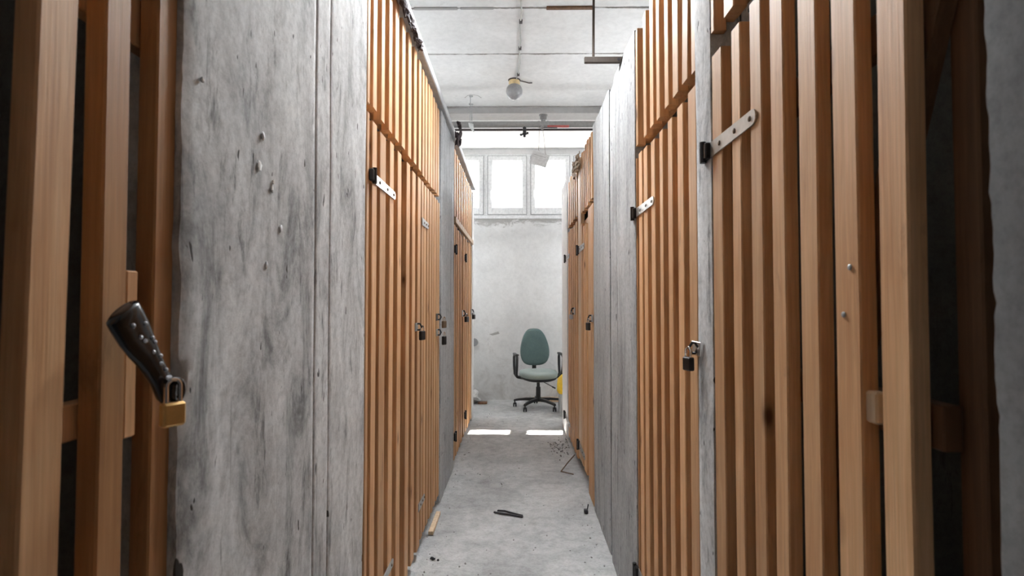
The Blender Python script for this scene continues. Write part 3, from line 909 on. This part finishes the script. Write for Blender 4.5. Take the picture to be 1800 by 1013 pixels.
padlock('R', XR, p.y - 0.01, p.z - 0.015, 'dark padlock on the wide board next to the streaked right concrete', w=0.04, h=0.05, t=0.018, yaw=R(20))

# sleeved hasp and brass padlock on the nearest left door
A = onX(222, 560, -0.488); B = onX(290, 682, -0.478)
mb = MB()
d = (B - A).normalized(); ax = Vector((1, 0, 0)); up = ax.cross(d).normalized()
def ring_at(c, w_, t_, seg=20):
    return [c + up * w_ / 2 * math.cos(a) * (1 if abs(math.cos(a)) > 0 else 1) + ax * t_ / 2 * math.sin(a) for a in [2 * math.pi * k / seg for k in range(seg)]]
WS = 1.22
prof = [(-0.016, .036, .016), (-0.012, .046, .021), (0.0, .047, .021), (0.03, .046, .019), (0.055, .041, .018), (0.075, .034, .02), (0.10, .029, .02), (0.125, .026, .019), (0.14, .028, .019), (0.155, .031, .02), (0.17, .026, .016), (0.174, .015, .01)]
Ltot = (B - A).length
sc_ = Ltot / 0.15
prof = [(u, a_ * WS, b_) for u, a_, b_ in prof]
mb.loft([ring_at(A + d * u * sc_, w_, t_) for u, w_, t_ in prof])
sl = mb.build('hasp_sleeve', M['black_rubber'], G, smooth=True)
sl.location = -G.location
sl['label'] = 'glossy black rubber sleeve with pale dots'
dt = MB(); rr = random.Random(4)
for u, v in ((0.008, -.3), (0.022, .55), (0.034, -.2), (0.045, -.05), (0.052, .55), (0.062, .7), (0.072, .1), (0.088, .6), (0.098, .2), (0.115, .45), (0.128, .1), (0.132, .5)):
    w_, t_ = [(a, b) for q, a, b in prof if q <= u][-1]
    c = A + d * u * sc_ + up * (w_ / 2) * v * 0.8 + ax * (t_ / 2) * math.sqrt(max(0, 1 - (v * .8) ** 2))
    dt.blob(c, 0.0028, rough=0.0, seg=8, ring=5)
dt.build('sleeve_dots', M['white_dot'], sl, smooth=True)
lo = MB(); c = B + d * 0.005 + ax * 0.010
lo.tube([c + Vector((0.004, 0.012 * math.cos(a), 0.014 * math.sin(a))) for a in [2 * math.pi * k / 16 for k in range(16)]], 0.0045, 8, closed=True)
lo.build('hasp_loop', M['black_rubber'], sl, smooth=True)
q = onX(296, 707, -0.466)
pl = padlock('L', -0.486, q.y, q.z, 'brass padlock hanging from the black sleeved hasp, near left', body='brass', w=0.030, h=0.032, t=0.014, rise=0.03, yaw=R(-28))

# ------------------------------------------------------------------ rail along the top of the left fronts
t_ = thing('top_rail', (-0.50, 2.0, 2.60), 'long grey steel rail capping the left slatted fronts', 'rail')
mb = MB(); mb.box((-0.035, -0.25, -0.012), (0.018, 4.15, 0.038), 0.005); mb.build('rail_bar', M['steel_dull'], t_)
mb = MB()
for k in range(20):
    y = -0.2 + k * 0.045
    rr_ = 0.018 + 0.014 * (0.5 + noise.noise(Vector((k * 0.9, 2, 0))))
    if y > 0.4: rr_ *= 0.6
    mb.blob((0.014, y, -0.020 - 0.008 * noise.noise(Vector((k, 5, 0)))), (0.012, 0.032, rr_), seed=k, rough=0.8, seg=9, ring=6, fq=5)
ob = mb.build('soot_crust', M['rag'], t_); ob['label'] = 'sooty cobweb crust under the near end'

# ------------------------------------------------------------------ ceiling fittings
# globe lamp
gc = onY(904, 161, 5.03)
lt = thing('globe_lamp', (gc.x, 5.03, CEIL), 'round opal globe lamp with yellowed base on the white ceiling', 'lamp')
dz = CEIL - gc.z
mb = MB(); mb.lathe([(0.058, 0), (0.058, -0.004), (0.054, -0.01)], 28); mb.build('ceiling_rose', M['dark_rust'], lt)
mb = MB(); mb.lathe([(0.050, -0.004), (0.053, -0.03), (0.052, -0.06), (0.047, -0.068), (0.046, -0.072)], 28); mb.build('lamp_base', M['cream'], lt, smooth=True)
mb = MB(); rg = 0.078
mb.lathe([(max(0.002, rg * math.sin(a)), -dz + rg * math.cos(a)) for a in [R(36) + (math.pi - R(36)) * k / 16 for k in range(17)]], 28)
mb.build('globe', M['globe'], lt, smooth=True)
# added twin tube fill lights, unseen, over the storage rows and in the cross aisle
def fill_tube_lamp(x, y, z, ang, label, mt, half=0.62):
    ft = thing('fill_tube_lamp', (x, y, z), label, 'lamp', None)
    ft.rotation_euler = (0, 0, ang)
    mb = MB(); mb.box((-0.07, -half, -0.0), (0.07, half, 0.05), 0.006); mb.build('fill_lamp_housing', M['pvc'], ft)
    for xx in (-0.045, 0.045):
        mb = MB(); mb.tube([(xx, -half + .04, -0.028), (xx, half - .04, -0.028)], 0.014, 10); mb.build('fill_lamp_tube', M[mt], ft)
    for yy in (-half * .7, half * .7):
        mb = MB(); mb.tube([(0, yy, 0.05), (0, yy, CEIL - z + 0.002)], 0.005, 8); mb.build('hanger_rod', M['steel_dull'], ft)
    return ft
# added fill light: unseen tilted panel that brightens the near half of the corridor
fl = thing('fill_panel_lamp', (0, 2.98, 3.21), 'added fill light, unseen tilted white panel over the corridor, turned to the entrance', 'lamp')
tm = Matrix.Rotation(R(52), 4, 'X').inverted()
mb = MB(); mb.box((-0.47, -0.16, 0.002), (0.47, 0.16, 0.035), 0.005, mat=tm)
mb.box((-0.47, -0.16, -0.012), (0.47, -0.152, 0.004), 0, mat=tm); mb.box((-0.47, 0.152, -0.012), (0.47, 0.16, 0.004), 0, mat=tm)
mb.build('fill_lamp_housing', M['pvc'], fl)
mb = MB(); mb.box((-0.45, -0.15, -0.004), (0.45, 0.15, 0.0015), mat=tm); mb.build('fill_lamp_panel', M['fill_panel'], fl)
for xx in (-0.35, 0.35):
    mb = MB(); mb.tube([(xx, 0.02, 0.03), (xx, 0.02, CEIL - 3.21 + 0.002)], 0.006, 8); mb.build('hanger_rod', M['steel_dull'], fl)
fill_tube_lamp(-1.5, 4.3, 2.80, 0, 'added fill light, unseen white twin tubes over the left storage row', 'fill_row')
fill_tube_lamp(1.5, 4.3, 2.80, 0, 'added fill light, unseen white twin tubes over the right storage row', 'fill_row')
fill_tube_lamp(-1.7, 6.5, 2.25, math.pi / 2, 'added fill light, unseen white twin tubes in the cross aisle at the left', 'fill_aisle')
fill_tube_lamp(1.7, 6.5, 2.25, math.pi / 2, 'added fill light, unseen white twin tubes in the cross aisle at the right', 'fill_aisle')
# cable along the ceiling with clips
ct = thing('ceiling_cable', (0, 4.0, CEIL), 'thin painted cable running along the ceiling to the globe lamp', 'cable')
mb = MB(); pts = []
for px, py in ((917, -60), (916, 0), (917, 20), (914, 45), (915, 70), (913, 90), (914, 110), (911, 130), (907, 141)):
    q = onZ(px, py, CEIL - 0.009); pts.append((q.x, q.y - 4.0, -0.009))
mb.tube(pts, 0.006, 8); mb.build('cable', M['wire'], ct, smooth=True)
for px, py in ((915.5, 38), (914, 85), (911, 131)):
    q = onZ(px, py, CEIL - 0.009)
    mb = MB(); mb.box((q.x - 0.012, q.y - 4.02, -0.017), (q.x + 0.012, q.y - 3.98, 0.0), 0.002); mb.build('cable_clip', M['dark_rust'], ct)
mb = MB(); q = onZ(930, 145, CEIL)
mb.tube([(gc.x + 0.05, 5.03 - 4, -0.006), (q.x, q.y - 4, -0.006), (q.x + .03, q.y - 4, -0.004)], 0.005, 6); mb.build('cable_stub', M['dark_rust'], ct)

# pipe across the corridor with a valve, a drain cock, a clamp hanger
PY = 5.50
pz = onY(900, 219, PY).z
pt = thing('heating_pipe', (0, PY, pz), 'grey pipe with shut-off valve crossing high over the corridor', 'pipe')
mb = MB(); mb.tube([(-SIDE + .01, 0, 0), (SIDE - .01, 0, 0)], 0.033, 18); mb.build('pipe_run', M['pipe'], pt, smooth=True)
mb = MB(); mb.tube([(-SIDE + .01, 0.05, -0.038), (SIDE - .01, 0.05, -0.038)], 0.012, 12); mb.build('lower_pipe', M['dark_rust'], pt, smooth=True)
x1 = onY(962, 222, PY).x; x2 = onY(1000, 222, PY).x
mb = MB(); mb.box((x1, -0.032, -0.033), (x2, 0.01, -0.018), 0.003); mb.build('red_band', M['red'], pt)
vx = onY(955, 215, PY).x
mb = MB()
mb.lathe([(0.034, -0.06), (0.036, -0.05), (0.036, -0.035), (0.030, -0.03), (0.034, 0.0), (0.030, 0.03), (0.036, 0.035), (0.036, 0.05), (0.034, 0.06)], 16, o=(vx, 0, 0), axis='X')
mb.lathe([(0.024, 0.0), (0.024, 0.05), (0.036, 0.055), (0.036, 0.085), (0.045, 0.088), (0.045, 0.098), (0.010, 0.10)], 16, o=(vx, 0, 0))
mb.lathe([(0.018, 0), (0.020, -0.04), (0.012, -0.055), (0.003, -0.06)], 12, o=(vx - 0.012, -0.01, 0))
va = mb.build('valve', M['pipe'], pt, smooth=True)
mb = MB(); mb.box((vx + 0.0, -0.05, -0.052), (vx + 0.14, -0.035, -0.044), 0.002); mb.build('valve_lever', M['black_iron'], va)
dx = onY(922, 232, PY).x
mb = MB()
mb.lathe([(0.022, -0.02), (0.018, -0.03), (0.018, -0.085), (0.024, -0.09), (0.024, -0.105), (0.012, -0.11), (0.012, -0.13), (0.002, -0.132)], 14, o=(dx, 0, 0))
mb.tube([(dx - 0.035, -0.005, -0.108), (dx + 0.03, 0.0, -0.09)], 0.008, 8)
mb.blob((dx - 0.035, -0.005, -0.108), 0.012, seg=8, ring=5); mb.blob((dx + 0.032, 0, -0.09), 0.012, seg=8, ring=5)
mb.build('drain_cock', M['black_iron'], pt, smooth=True)

hx = onY(828, 200, 5.42)
ht = thing('pipe_hanger', (hx.x, 5.42, CEIL), 'thin steel hanger rod with a pointed white tag left of the globe lamp', 'hanger')
zt = onY(828, 219, 5.42).z - CEIL
mb = MB(); mb.tube([(-0.006, 0, 0), (-0.008, 0, zt)], 0.0035, 8); mb.tube([(0.010, 0, -0.08), (0.010, 0, zt)], 0.003, 8); mb.build('hanger_rod', M['steel_dull'], ht)
mb = MB(); mb.lathe([(0.02, 0), (0.018, -0.008), (0.006, -0.012)], 14); mb.build('hanger_plate', M['steel_dull'], ht)
mb = MB(); mb.box((-0.022, -0.008, -0.09), (0.022, 0.008, -0.078), 0.002); mb.build('hanger_crossbar', M['steel_dull'], ht)
mb = MB()
mb.loft([[(-0.028, -0.002, zt + 0.02), (0.024, -0.002, zt + 0.005), (0.026, -0.002, zt - 0.035), (0.034, -0.002, zt - 0.085), (0.0, -0.002, zt - 0.05), (-0.02, -0.002, zt - 0.02)],
         [(-0.028, 0.004, zt + 0.02), (0.024, 0.004, zt + 0.005), (0.026, 0.004, zt - 0.035), (0.034, 0.004, zt - 0.085), (0.0, 0.004, zt - 0.05), (-0.02, 0.004, zt - 0.02)]])
mb.build('hanger_tag', M['paper'], ht)
# plaster crack ring around the hanger
mb = MB(); q = [onZ(x, y, CEIL) for x, y in ((817, 172), (822, 168), (828, 166), (835, 167), (840, 168), (846, 172))]
mb.tube([(v.x, v.y, CEIL + 0.0005) for v in q], 0.003, 6); struct(mb.build('trim_6', M['stain']))

# card on two strings
c0 = onY(948.5, 280, 5.46)
tt = thing('hanging_card', (c0.x, 5.46, c0.z), 'white card hung askew on two strings in front of the window', 'card')
tilt = R(17)
rotm = Matrix.Rotation(tilt, 4, 'Y')
mb = MB(); mb.box((-0.088, -0.002, -0.068), (0.088, 0.002, 0.068), 0.0008, mat=rotm); card = mb.build('card', M['paper'], tt)
mb = MB(); mb.box((-0.075, -0.0026, 0.031), (0.055, -0.0022, 0.034), 0, mat=rotm)
mb.box((-0.075, -0.0026, 0.012), (-0.02, -0.0022, 0.0135), 0, mat=rotm)
mb.build('printed_line', M['grey_ink'], card)
mb = MB()
for xa, xc in ((948.2, 946.5), (953.5, 958.5)):
    pa = onY(xa, 222, 5.46); pb = onY(xc, 264 if xc < 950 else 270, 5.46)
    q = Vector(pb) - Vector((c0.x, 5.46, c0.z))
    mb.tube([(pa.x - c0.x, 0.0, pa.z - c0.z), ((pa.x + pb.x) / 2 - c0.x + 0.003, -0.003, (pa.z + pb.z) / 2 - c0.z), (q.x, -0.004, q.z), (q.x + 0.008, -0.005, q.z - 0.012)], 0.0018, 6)
mb.build('string', M['rust'], tt)

# batten hung on a rod at the right
RY = 3.2
rp = onY(1043, 106, RY)
rt = thing('hung_batten', (rp.x, RY, CEIL), 'short grey batten hung from the ceiling on a rusty rod at right', 'batten')
mb = MB(); mb.tube([(0.006, 0, 0), (0.004, 0, -0.2), (0.0, 0, rp.z - CEIL)], 0.0075, 8); mb.build('rod', M['rod'], rt, smooth=True)
xa = onY(1027, 106, RY).x - rp.x; xb = onY(1100, 106, RY).x - rp.x
mb = MB(); mb.box((xa, -0.012, rp.z - CEIL - 0.018), (xb, 0.012, rp.z - CEIL + 0.018), 0.003); bt = mb.build('batten', M['wood_grey'], rt)
mb = MB(); mb.lathe([(0.009, -0.0135), (0.009, -0.011)], 10, o=(onY(1087, 106, RY).x - rp.x, 0, rp.z - CEIL), axis='Y'); mb.build('bolt_hole', M['char'], bt)

# dark rag caught on the rail under the pipe
q = onX(795, 228, -0.47)
mb = MB(); mb.blob((0, 0, 0), (0.022, 0.06, 0.045), seed=5, rough=0.9, seg=14, ring=10, fq=4); mb.blob((0.02, -0.12, 0.06), (0.015, 0.05, 0.02), seed=9, rough=0.9, seg=12, ring=8, fq=4)
o = mb.build('rag', M['rag'], loc=(-0.452, q.y + 0.25, 2.56)); tag(o, 'dark torn rag caught on the left rail below the pipe', 'rag')

# crumpled taupe paper over the right transom
def crumple(name, c, size, mat, seed, label, cat, n=16):
    mb = MB(); g_ = []
    for j in range(n + 1):
        row = []
        for i in range(n + 1):
            u, v = i / n - 0.5, j / n - 0.5
            p = Vector((0, u * size[1], v * size[2]))
            q = Vector((u * 5 + seed, v * 5, seed))
            p.x = size[0] * (noise.noise(q) * 1.1 + 0.5 * noise.noise(q * 2.3))
            p.y += 0.25 * size[1] * noise.noise(q + Vector((3, 0, 0))) * abs(v)
            p.z += 0.3 * size[2] * noise.noise(q + Vector((9, 0, 0))) 
            row.append(p)
        g_.append(row)
    vs = [p for r in g_ for p in r] + [p + Vector((0.004, 0, 0)) for r in g_ for p in r]
    N1 = (n + 1) ** 2; fs = []
    for j in range(n):
        for i in range(n):
            a = j * (n + 1) + i
            fs.append((a, a + 1, a + n + 2, a + n + 1)); fs.append((N1 + a + n + 1, N1 + a + n + 2, N1 + a + 1, N1 + a))
    for i in range(n):
        for a, b in ((i, i + 1), (n * (n + 1) + i + 1, n * (n + 1) + i), ((i + 1) * (n + 1), i * (n + 1)), (i * (n + 1) + n, (i + 1) * (n + 1) + n)):
            fs.append((b, a, N1 + a, N1 + b))
    mb.add(vs, fs)
    o = mb.build(name, mat, loc=c); return tag(o, label, cat)
q = onX(1013, 292, 0.46)
crumple('crumpled_paper', (0.450, q.y, q.z - 0.0), (0.022, 0.42, 0.10), M['taupe'], 3, 'crumpled taupe paper stuffed over the far right battens', 'paper')

# ------------------------------------------------------------------ office chair
def office_chair():
    root = thing('office_chair', (0.255, 6.74, 0), 'green-grey fabric swivel office chair against the white wall', 'chair')
    mb = MB()
    mb.lathe([(0.045, 0.085), (0.045, 0.125), (0.030, 0.14)], 18)
    hub = mb.build('base_hub', M['black_plastic'], root, smooth=True)
    for k, a in enumerate((166, 236, 308, 22, 94)):
        a = R(a); dx, dy = math.cos(a), math.sin(a); px_, py_ = -dy, dx
        rings = []
        for u, w_, z, h in ((0.03, 0.028, 0.108, 0.038), (0.16, 0.022, 0.106, 0.03), (0.27, 0.018, 0.092, 0.026), (0.31, 0.016, 0.082, 0.024)):
            rings.append([(dx * u + px_ * w_ * s1, dy * u + py_ * w_ * s1, z + h / 2 * s2) for s1, s2 in ((-1, -1), (1, -1), (0.7, 1), (-0.7, 1))])
        leg = MB().loft(rings).build('base_leg', M['black_plastic'], root)
        c = MB(); cxk, cyk = dx * 0.30, dy * 0.30
        cp_ = [(0.012, -0.012), (0.026, -0.010), (0.027, -0.003), (0.027, 0.003), (0.026, 0.010), (0.012, 0.012)]
        for sgn in (-1, 1):
            prof = [(r_, sgn * 0.014 + h_ * 0.75) for r_, h_ in cp_]
            c.lathe(prof, 16, o=(cxk, cyk, 0.0275), axis='X')
        c.tube([(cxk, cyk, 0.03), (cxk, cyk, 0.08)], 0.008, 8)
        c.build('caster', M['black_plastic'], root, smooth=True)
    mb = MB(); mb.lathe([(0.030, 0.13), (0.028, 0.26), (0.020, 0.265), (0.019, 0.345)], 18); mb.build('gas_column', M['black_plastic'], root, smooth=True)
    mb = MB(); mb.box((-0.08, -0.10, 0.34), (0.08, 0.10, 0.365), 0.006); mb.build('seat_plate', M['black_plastic'], root)
    mb = MB(); mb.tube([(0.03, -0.06, 0.345), (0.11, -0.10, 0.31), (0.19, -0.12, 0.268)], 0.005, 8); mb.tube([(0.165, -0.115, 0.28), (0.205, -0.125, 0.262)], 0.009, 8); mb.build('height_lever', M['black_plastic'], root)
    up_ = bpy.data.objects.new('seat', None)
    ang = R(9)
    rz = Matrix.Rotation(ang, 4, 'Z')
    # seat cushion : rounded outline, waterfall front
    def outline(wx, wy, n=36, pw=2.7):
        o = []
        for k in range(n):
            a = 2 * math.pi * k / n; c, s_ = math.cos(a), math.sin(a)
            o.append((wx * math.copysign(abs(c) ** (2 / pw), c), wy * math.copysign(abs(s_) ** (2 / pw), s_)))
        return o
    def cush(levels, wx, wy):
        rings = []
        for z, k in levels:
            rings.append([rz @ Vector((x * k, y * k, z - (0.022 * max(0, -y / wy) ** 2))) for x, y in outline(wx, wy)])
        return rings
    mb = MB(); mb.loft(cush([(0.395, 0.90), (0.400, 0.97), (0.42, 1.0), (0.445, 0.985), (0.46, 0.93), (0.468, 0.80), (0.470, 0.55), (0.466, 0.25)], 0.235, 0.225))
    mb.build('seat', M['seat_fabric'], root, smooth=True)
    mb = MB(); mb.loft(cush([(0.362, 0.80), (0.372, 0.92), (0.385, 0.97), (0.398, 0.985), (0.402, 0.97)], 0.235, 0.225))
    mb.build('seat_shell', M['black_plastic'], root, smooth=True)
    # backrest : egg outline, slightly concave, tilted back
    tiltm = rz @ Matrix.Translation((0, 0.235, 0.50)) @ Matrix.Rotation(R(-9), 4, 'X')
    H = 0.475
    def egg(sc, n=40):
        o = []
        for k in range(n):
            a = 2 * math.pi * k / n
            z = H / 2 - (H / 2) * math.cos(a) * 1.0
            u = (1 - math.cos(a)) / 2
            wv = 0.205 * (abs(math.sin(a)) ** 0.62) * (1.08 - 0.36 * u)
            o.append((math.copysign(wv, math.sin(a)) * sc, (z - H / 2) * sc + H / 2))
        return o
    def back(levels):
        return [[tiltm @ Vector((x, y + 0.9 * x * x * -1 + 0.0, z)) for x, z in egg(sc)] for y, sc in levels]
    mb = MB(); mb.loft(back([(-0.030, 0.30), (-0.034, 0.62), (-0.033, 0.86), (-0.024, 0.96), (-0.008, 1.0), (0.004, 0.985)]))
    mb.build('backrest', M['fabric'], root, smooth=True)
    mb = MB(); mb.loft(back([(0.003, 0.985), (0.016, 0.95), (0.026, 0.8), (0.03, 0.4)])); mb.build('backrest_shell', M['black_plastic'], root, smooth=True)
    mb = MB(); rg = []
    for y, z in ((0.05, 0.352), (0.20, 0.352), (0.262, 0.375), (0.275, 0.45), (0.285, 0.60)):
        rg.append([rz @ Vector((sx * 0.026, y + (0.008 * sy if z > 0.4 else 0), z + (0.008 * sy if z <= 0.4 else 0))) for sx, sy in ((-1, -1), (1, -1), (1, 1), (-1, 1))])
    mb.loft(rg); mb.build('back_support', M['black_plastic'], root)
    # arm loops
    for s in (-1, 1):
        pts = [(0.20, 0.03, 0.375), (0.262, 0.04, 0.385), (0.285, 0.06, 0.42), (0.288, 0.10, 0.52), (0.288, 0.105, 0.62), (0.286, 0.08, 0.655), (0.284, -0.02, 0.668), (0.284, -0.10, 0.66), (0.286, -0.135, 0.63), (0.287, -0.12, 0.53), (0.284, -0.06, 0.42), (0.262, -0.03, 0.388), (0.20, -0.02, 0.375)]
        rings = []
        P = [rz @ Vector((s * a, b, c)) for a, b, c in pts]
        mb = MB(); mb.tube(P, 0.0165, 10)
        arm = mb.build('armrest', M['black_plastic'], root, smooth=True)
        mb = MB(); mb.loft([[rz @ Vector((s * 0.285 + 0.022 * c1, y, 0.668 + 0.011 * c2)) for c1, c2 in ((-1, -.6), (1, -.6), (1, .5), (.6, 1), (-.6, 1), (-1, .5))] for y in (-0.13, -0.05, 0.03, 0.095)])
        mb.build('arm_pad', M['black_plastic'], arm)
    bpy.data.objects.remove(up_)
    return root
office_chair()

# ------------------------------------------------------------------ things in the far corners
q0 = onZ(940, 690, 0.05)
mb = MB(); mb.box((-0.24, -0.05, 0), (0.24, 0.05, 0.05), 0.003)
o = mb.build('plank', M['wood_pale'], loc=(0.44, 7.20, 0.0)); tag(o, 'pale plank lying along the wall behind the office chair', 'plank')
mb = MB(); mb.box((-0.16, -0.18, 0), (0.16, 0.18, 0.245), 0.004)
for k in range(3): mb.box((-0.162, -0.16, 0.03 + k * 0.07), (-0.158, 0.16, 0.06 + k * 0.07))
o = mb.build('box', M['steel_dull'], loc=(0.655, 6.42, 0)); tag(o, 'grey box at the floor behind the white right wall end', 'box')
mb = MB(); rings = []
for k, (z, r_) in enumerate(((0, .9), (0.03, 1.0), (0.10, 1.0), (0.17, .92), (0.215, .6), (0.235, .25), (0.255, .22), (0.265, .30))):
    rings.append([(0.13 * r_ * math.cos(a) * (1 + .12 * noise.noise(Vector((math.cos(a) * 2, math.sin(a) * 2, z * 9)))), 0.12 * r_ * math.sin(a) * (1 + .12 * noise.noise(Vector((math.cos(a) * 2, math.sin(a) * 2, 5 + z * 9)))), z) for a in [2 * math.pi * i / 22 for i in range(22)]])
mb.loft(rings)
o = mb.build('bag', M['yellow'], loc=(0.592, 6.36, 0.246), smooth=True); tag(o, 'yellow plastic bag half hidden beside the office chair', 'bag')
mb = MB(); mb.blob((0, 0, 0.07), (0.12, 0.12, 0.08), seed=2, rough=0.5, seg=18, ring=12, fq=4); mb.blob((-0.05, 0.05, 0.17), (0.07, 0.07, 0.10), seed=8, rough=0.6, seg=16, ring=10, fq=4)
q = onZ(838, 700, 0)
o = mb.build('sack', M['sack'], loc=(-0.62, 7.08, 0.0)); tag(o, 'pale crumpled sack slumped in the far left corner', 'sack')
mb = MB(); mb.box((-0.06, -0.04, 0), (0.06, 0.04, 0.025), 0.003)
q = onZ(843, 702, 0.0)
o = mb.build('brick', M['wood_brown'], loc=(-0.455, 7.02, 0.0)); tag(o, 'small dark brown block on the floor by the pale sack', 'block')
q = onY(833, 602, WALL_Y - 0.02)
mb = MB(); mb.lathe([(0.055, 0), (0.055, -0.02), (0.045, -0.035), (0.012, -0.04)], 20, axis='Y')
o = mb.build('wall_fitting', M['gasket'], loc=(q.x, WALL_Y, q.z), smooth=True); tag(o, 'round dark grey fitting on the white wall at the left corner', 'fitting')

# ------------------------------------------------------------------ debris on the corridor floor
a = onZ(870, 901, 0.0); b = onZ(920, 908, 0.0)
st = thing('burnt_strip', ((a + b) / 2), 'black folded strip lying in the middle of the corridor floor', 'debris')
cc = (a + b) / 2
mb = MB()
def strip(mb, pts, w_, h_):
    rings = []
    for x, y, z in pts: rings.append([(x, y - w_, z), (x, y + w_, z), (x, y + w_ * .7, z + h_), (x, y - w_ * .7, z + h_)])
    mb.loft(rings)
ln = (b - a).length
strip(mb, [(-ln * .45, 0.022, 0.001), (-ln * .2, 0.018, 0.006), (0.0, 0.012, 0.004), (ln * .25, 0.004, 0.002), (ln * .48, -0.004, 0.001)], 0.007, 0.008)
mb.build('upper_fold', M['char'], st)
mb = MB(); strip(mb, [(-ln * .52, -0.008, 0.001), (-ln * .25, -0.012, 0.002), (0.0, -0.014, 0.003), (ln * .3, -0.016, 0.002), (ln * .52, -0.02, 0.001)], 0.007, 0.007)
mb.build('lower_fold', M['char'], st)
st.rotation_euler = (0, 0, math.atan2(b.y - a.y, b.x - a.x))
q = onZ(1030, 902, 0.0)
mb = MB(); mb.box((-0.012, -0.016, 0), (0.012, 0.016, 0.022), 0.004); mb.tube([(0.008, 0.0, 0.018), (0.016, 0.01, 0.05)], 0.004, 6)
o = mb.build('plastic_cap', M['char'], loc=(q.x, q.y, 0)); tag(o, 'small black cap on the floor by the right concrete wall', 'debris')
q = onZ(760, 984, 0.0)
mb = MB(); mb.blob((0, 0, 0.005), (0.012, 0.008, 0.006), seed=3, rough=0.6); mb.blob((0.03, -0.01, 0.003), (0.006, 0.006, 0.004), seed=4, rough=0.6)
o = mb.build('cinder', M['char'], loc=(q.x, q.y, 0)); tag(o, 'tiny black cinder on the floor by the left battens, at the frame bottom', 'debris')
# bent wire
p1_ = onZ(1010, 800, 0.06); p2 = onZ(986, 829, 0.004); p3 = onZ(1008, 834, 0.004)
mb = MB(); mb.tube([p1_, (p1_ + p2) / 2 + Vector((0, 0, .004)), p2 + Vector((0.004, .006, 0.002)), p2, p2 + Vector((0.006, -.004, 0)), p3], 0.0045, 8)
o = mb.build('bent_wire', M['rust'], smooth=True); tag(o, 'bent rusty wire leaning on the right battens', 'wire')
# sill board at the foot of the narrow left door
a = yAt(744, XL); b = yAt(771, XL)
mb = MB(); mb.box((-0.012, -(b - a) * .30, 0), (0.016, (b - a) * .22, 0.022), 0.003)
o = mb.build('kerb_board', M['wood_pale'], loc=(-0.490, (a + b) / 2 + .03, 0)); tag(o, 'pale dusty kerb board at the foot of the narrow left door', 'board')
# grit and rubble
rg_ = random.Random(7)
mb = MB()
for k in range(260):
    if rg_.random() < 0.45:
        side = rg_.choice((-1, 1)); x = (XL + 0.035 + abs(rg_.gauss(0, .03))) if side < 0 else (XR - 0.045 - abs(rg_.gauss(0, .03)))
        y = rg_.uniform(1.9, 6.0)
    else: x = rg_.uniform(XL + .04, XR - .05); y = rg_.uniform(1.9, 6.9)
    if abs(x - 0.0) < 0.25 and 3.1 < y < 3.6: continue
    if x > 0.15 and 3.8 < y < 6.0: continue
    r_ = rg_.uniform(0.0015, 0.005)
    mb.blob((x, y, r_ * 0.4), (r_, r_ * rg_.uniform(.6, 1.4), r_ * .8), seed=k, rough=0.5, seg=6, ring=4)
o = mb.build('floor_grit', M['grit']); o['kind'] = 'stuff'; tag(o, 'dark grit scattered over the dusty corridor floor', 'grit')
mb = MB(); q = onZ(986, 785, 0)
for k in range(90):
    x = min(q.x + rg_.gauss(0, .05), XR - 0.02); y = q.y + rg_.gauss(0, .16); r_ = rg_.uniform(0.002, 0.008)
    mb.blob((x, y, r_ * 0.4), (r_, r_ * rg_.uniform(.6, 1.4), r_ * .7), seed=k, rough=0.6, seg=7, ring=4)
o = mb.build('rubble', M['grit']); o['kind'] = 'stuff'; tag(o, 'low heap of grey rubble against the far right battens', 'rubble')

# ------------------------------------------------------------------ repeats share a group
for stem, grp in (('slatted_door', 'slatted storage doors along the corridor'), ('slatted_transom', 'slatted panels above the storage doors'),
                  ('padlock', 'padlocks on the storage doors'), ('fill_tube_lamp', 'added twin tube fill lights out of view')):
    for o in scn.objects:
        if o.parent is None and o.name.split('.')[0] == stem: o['group'] = grp
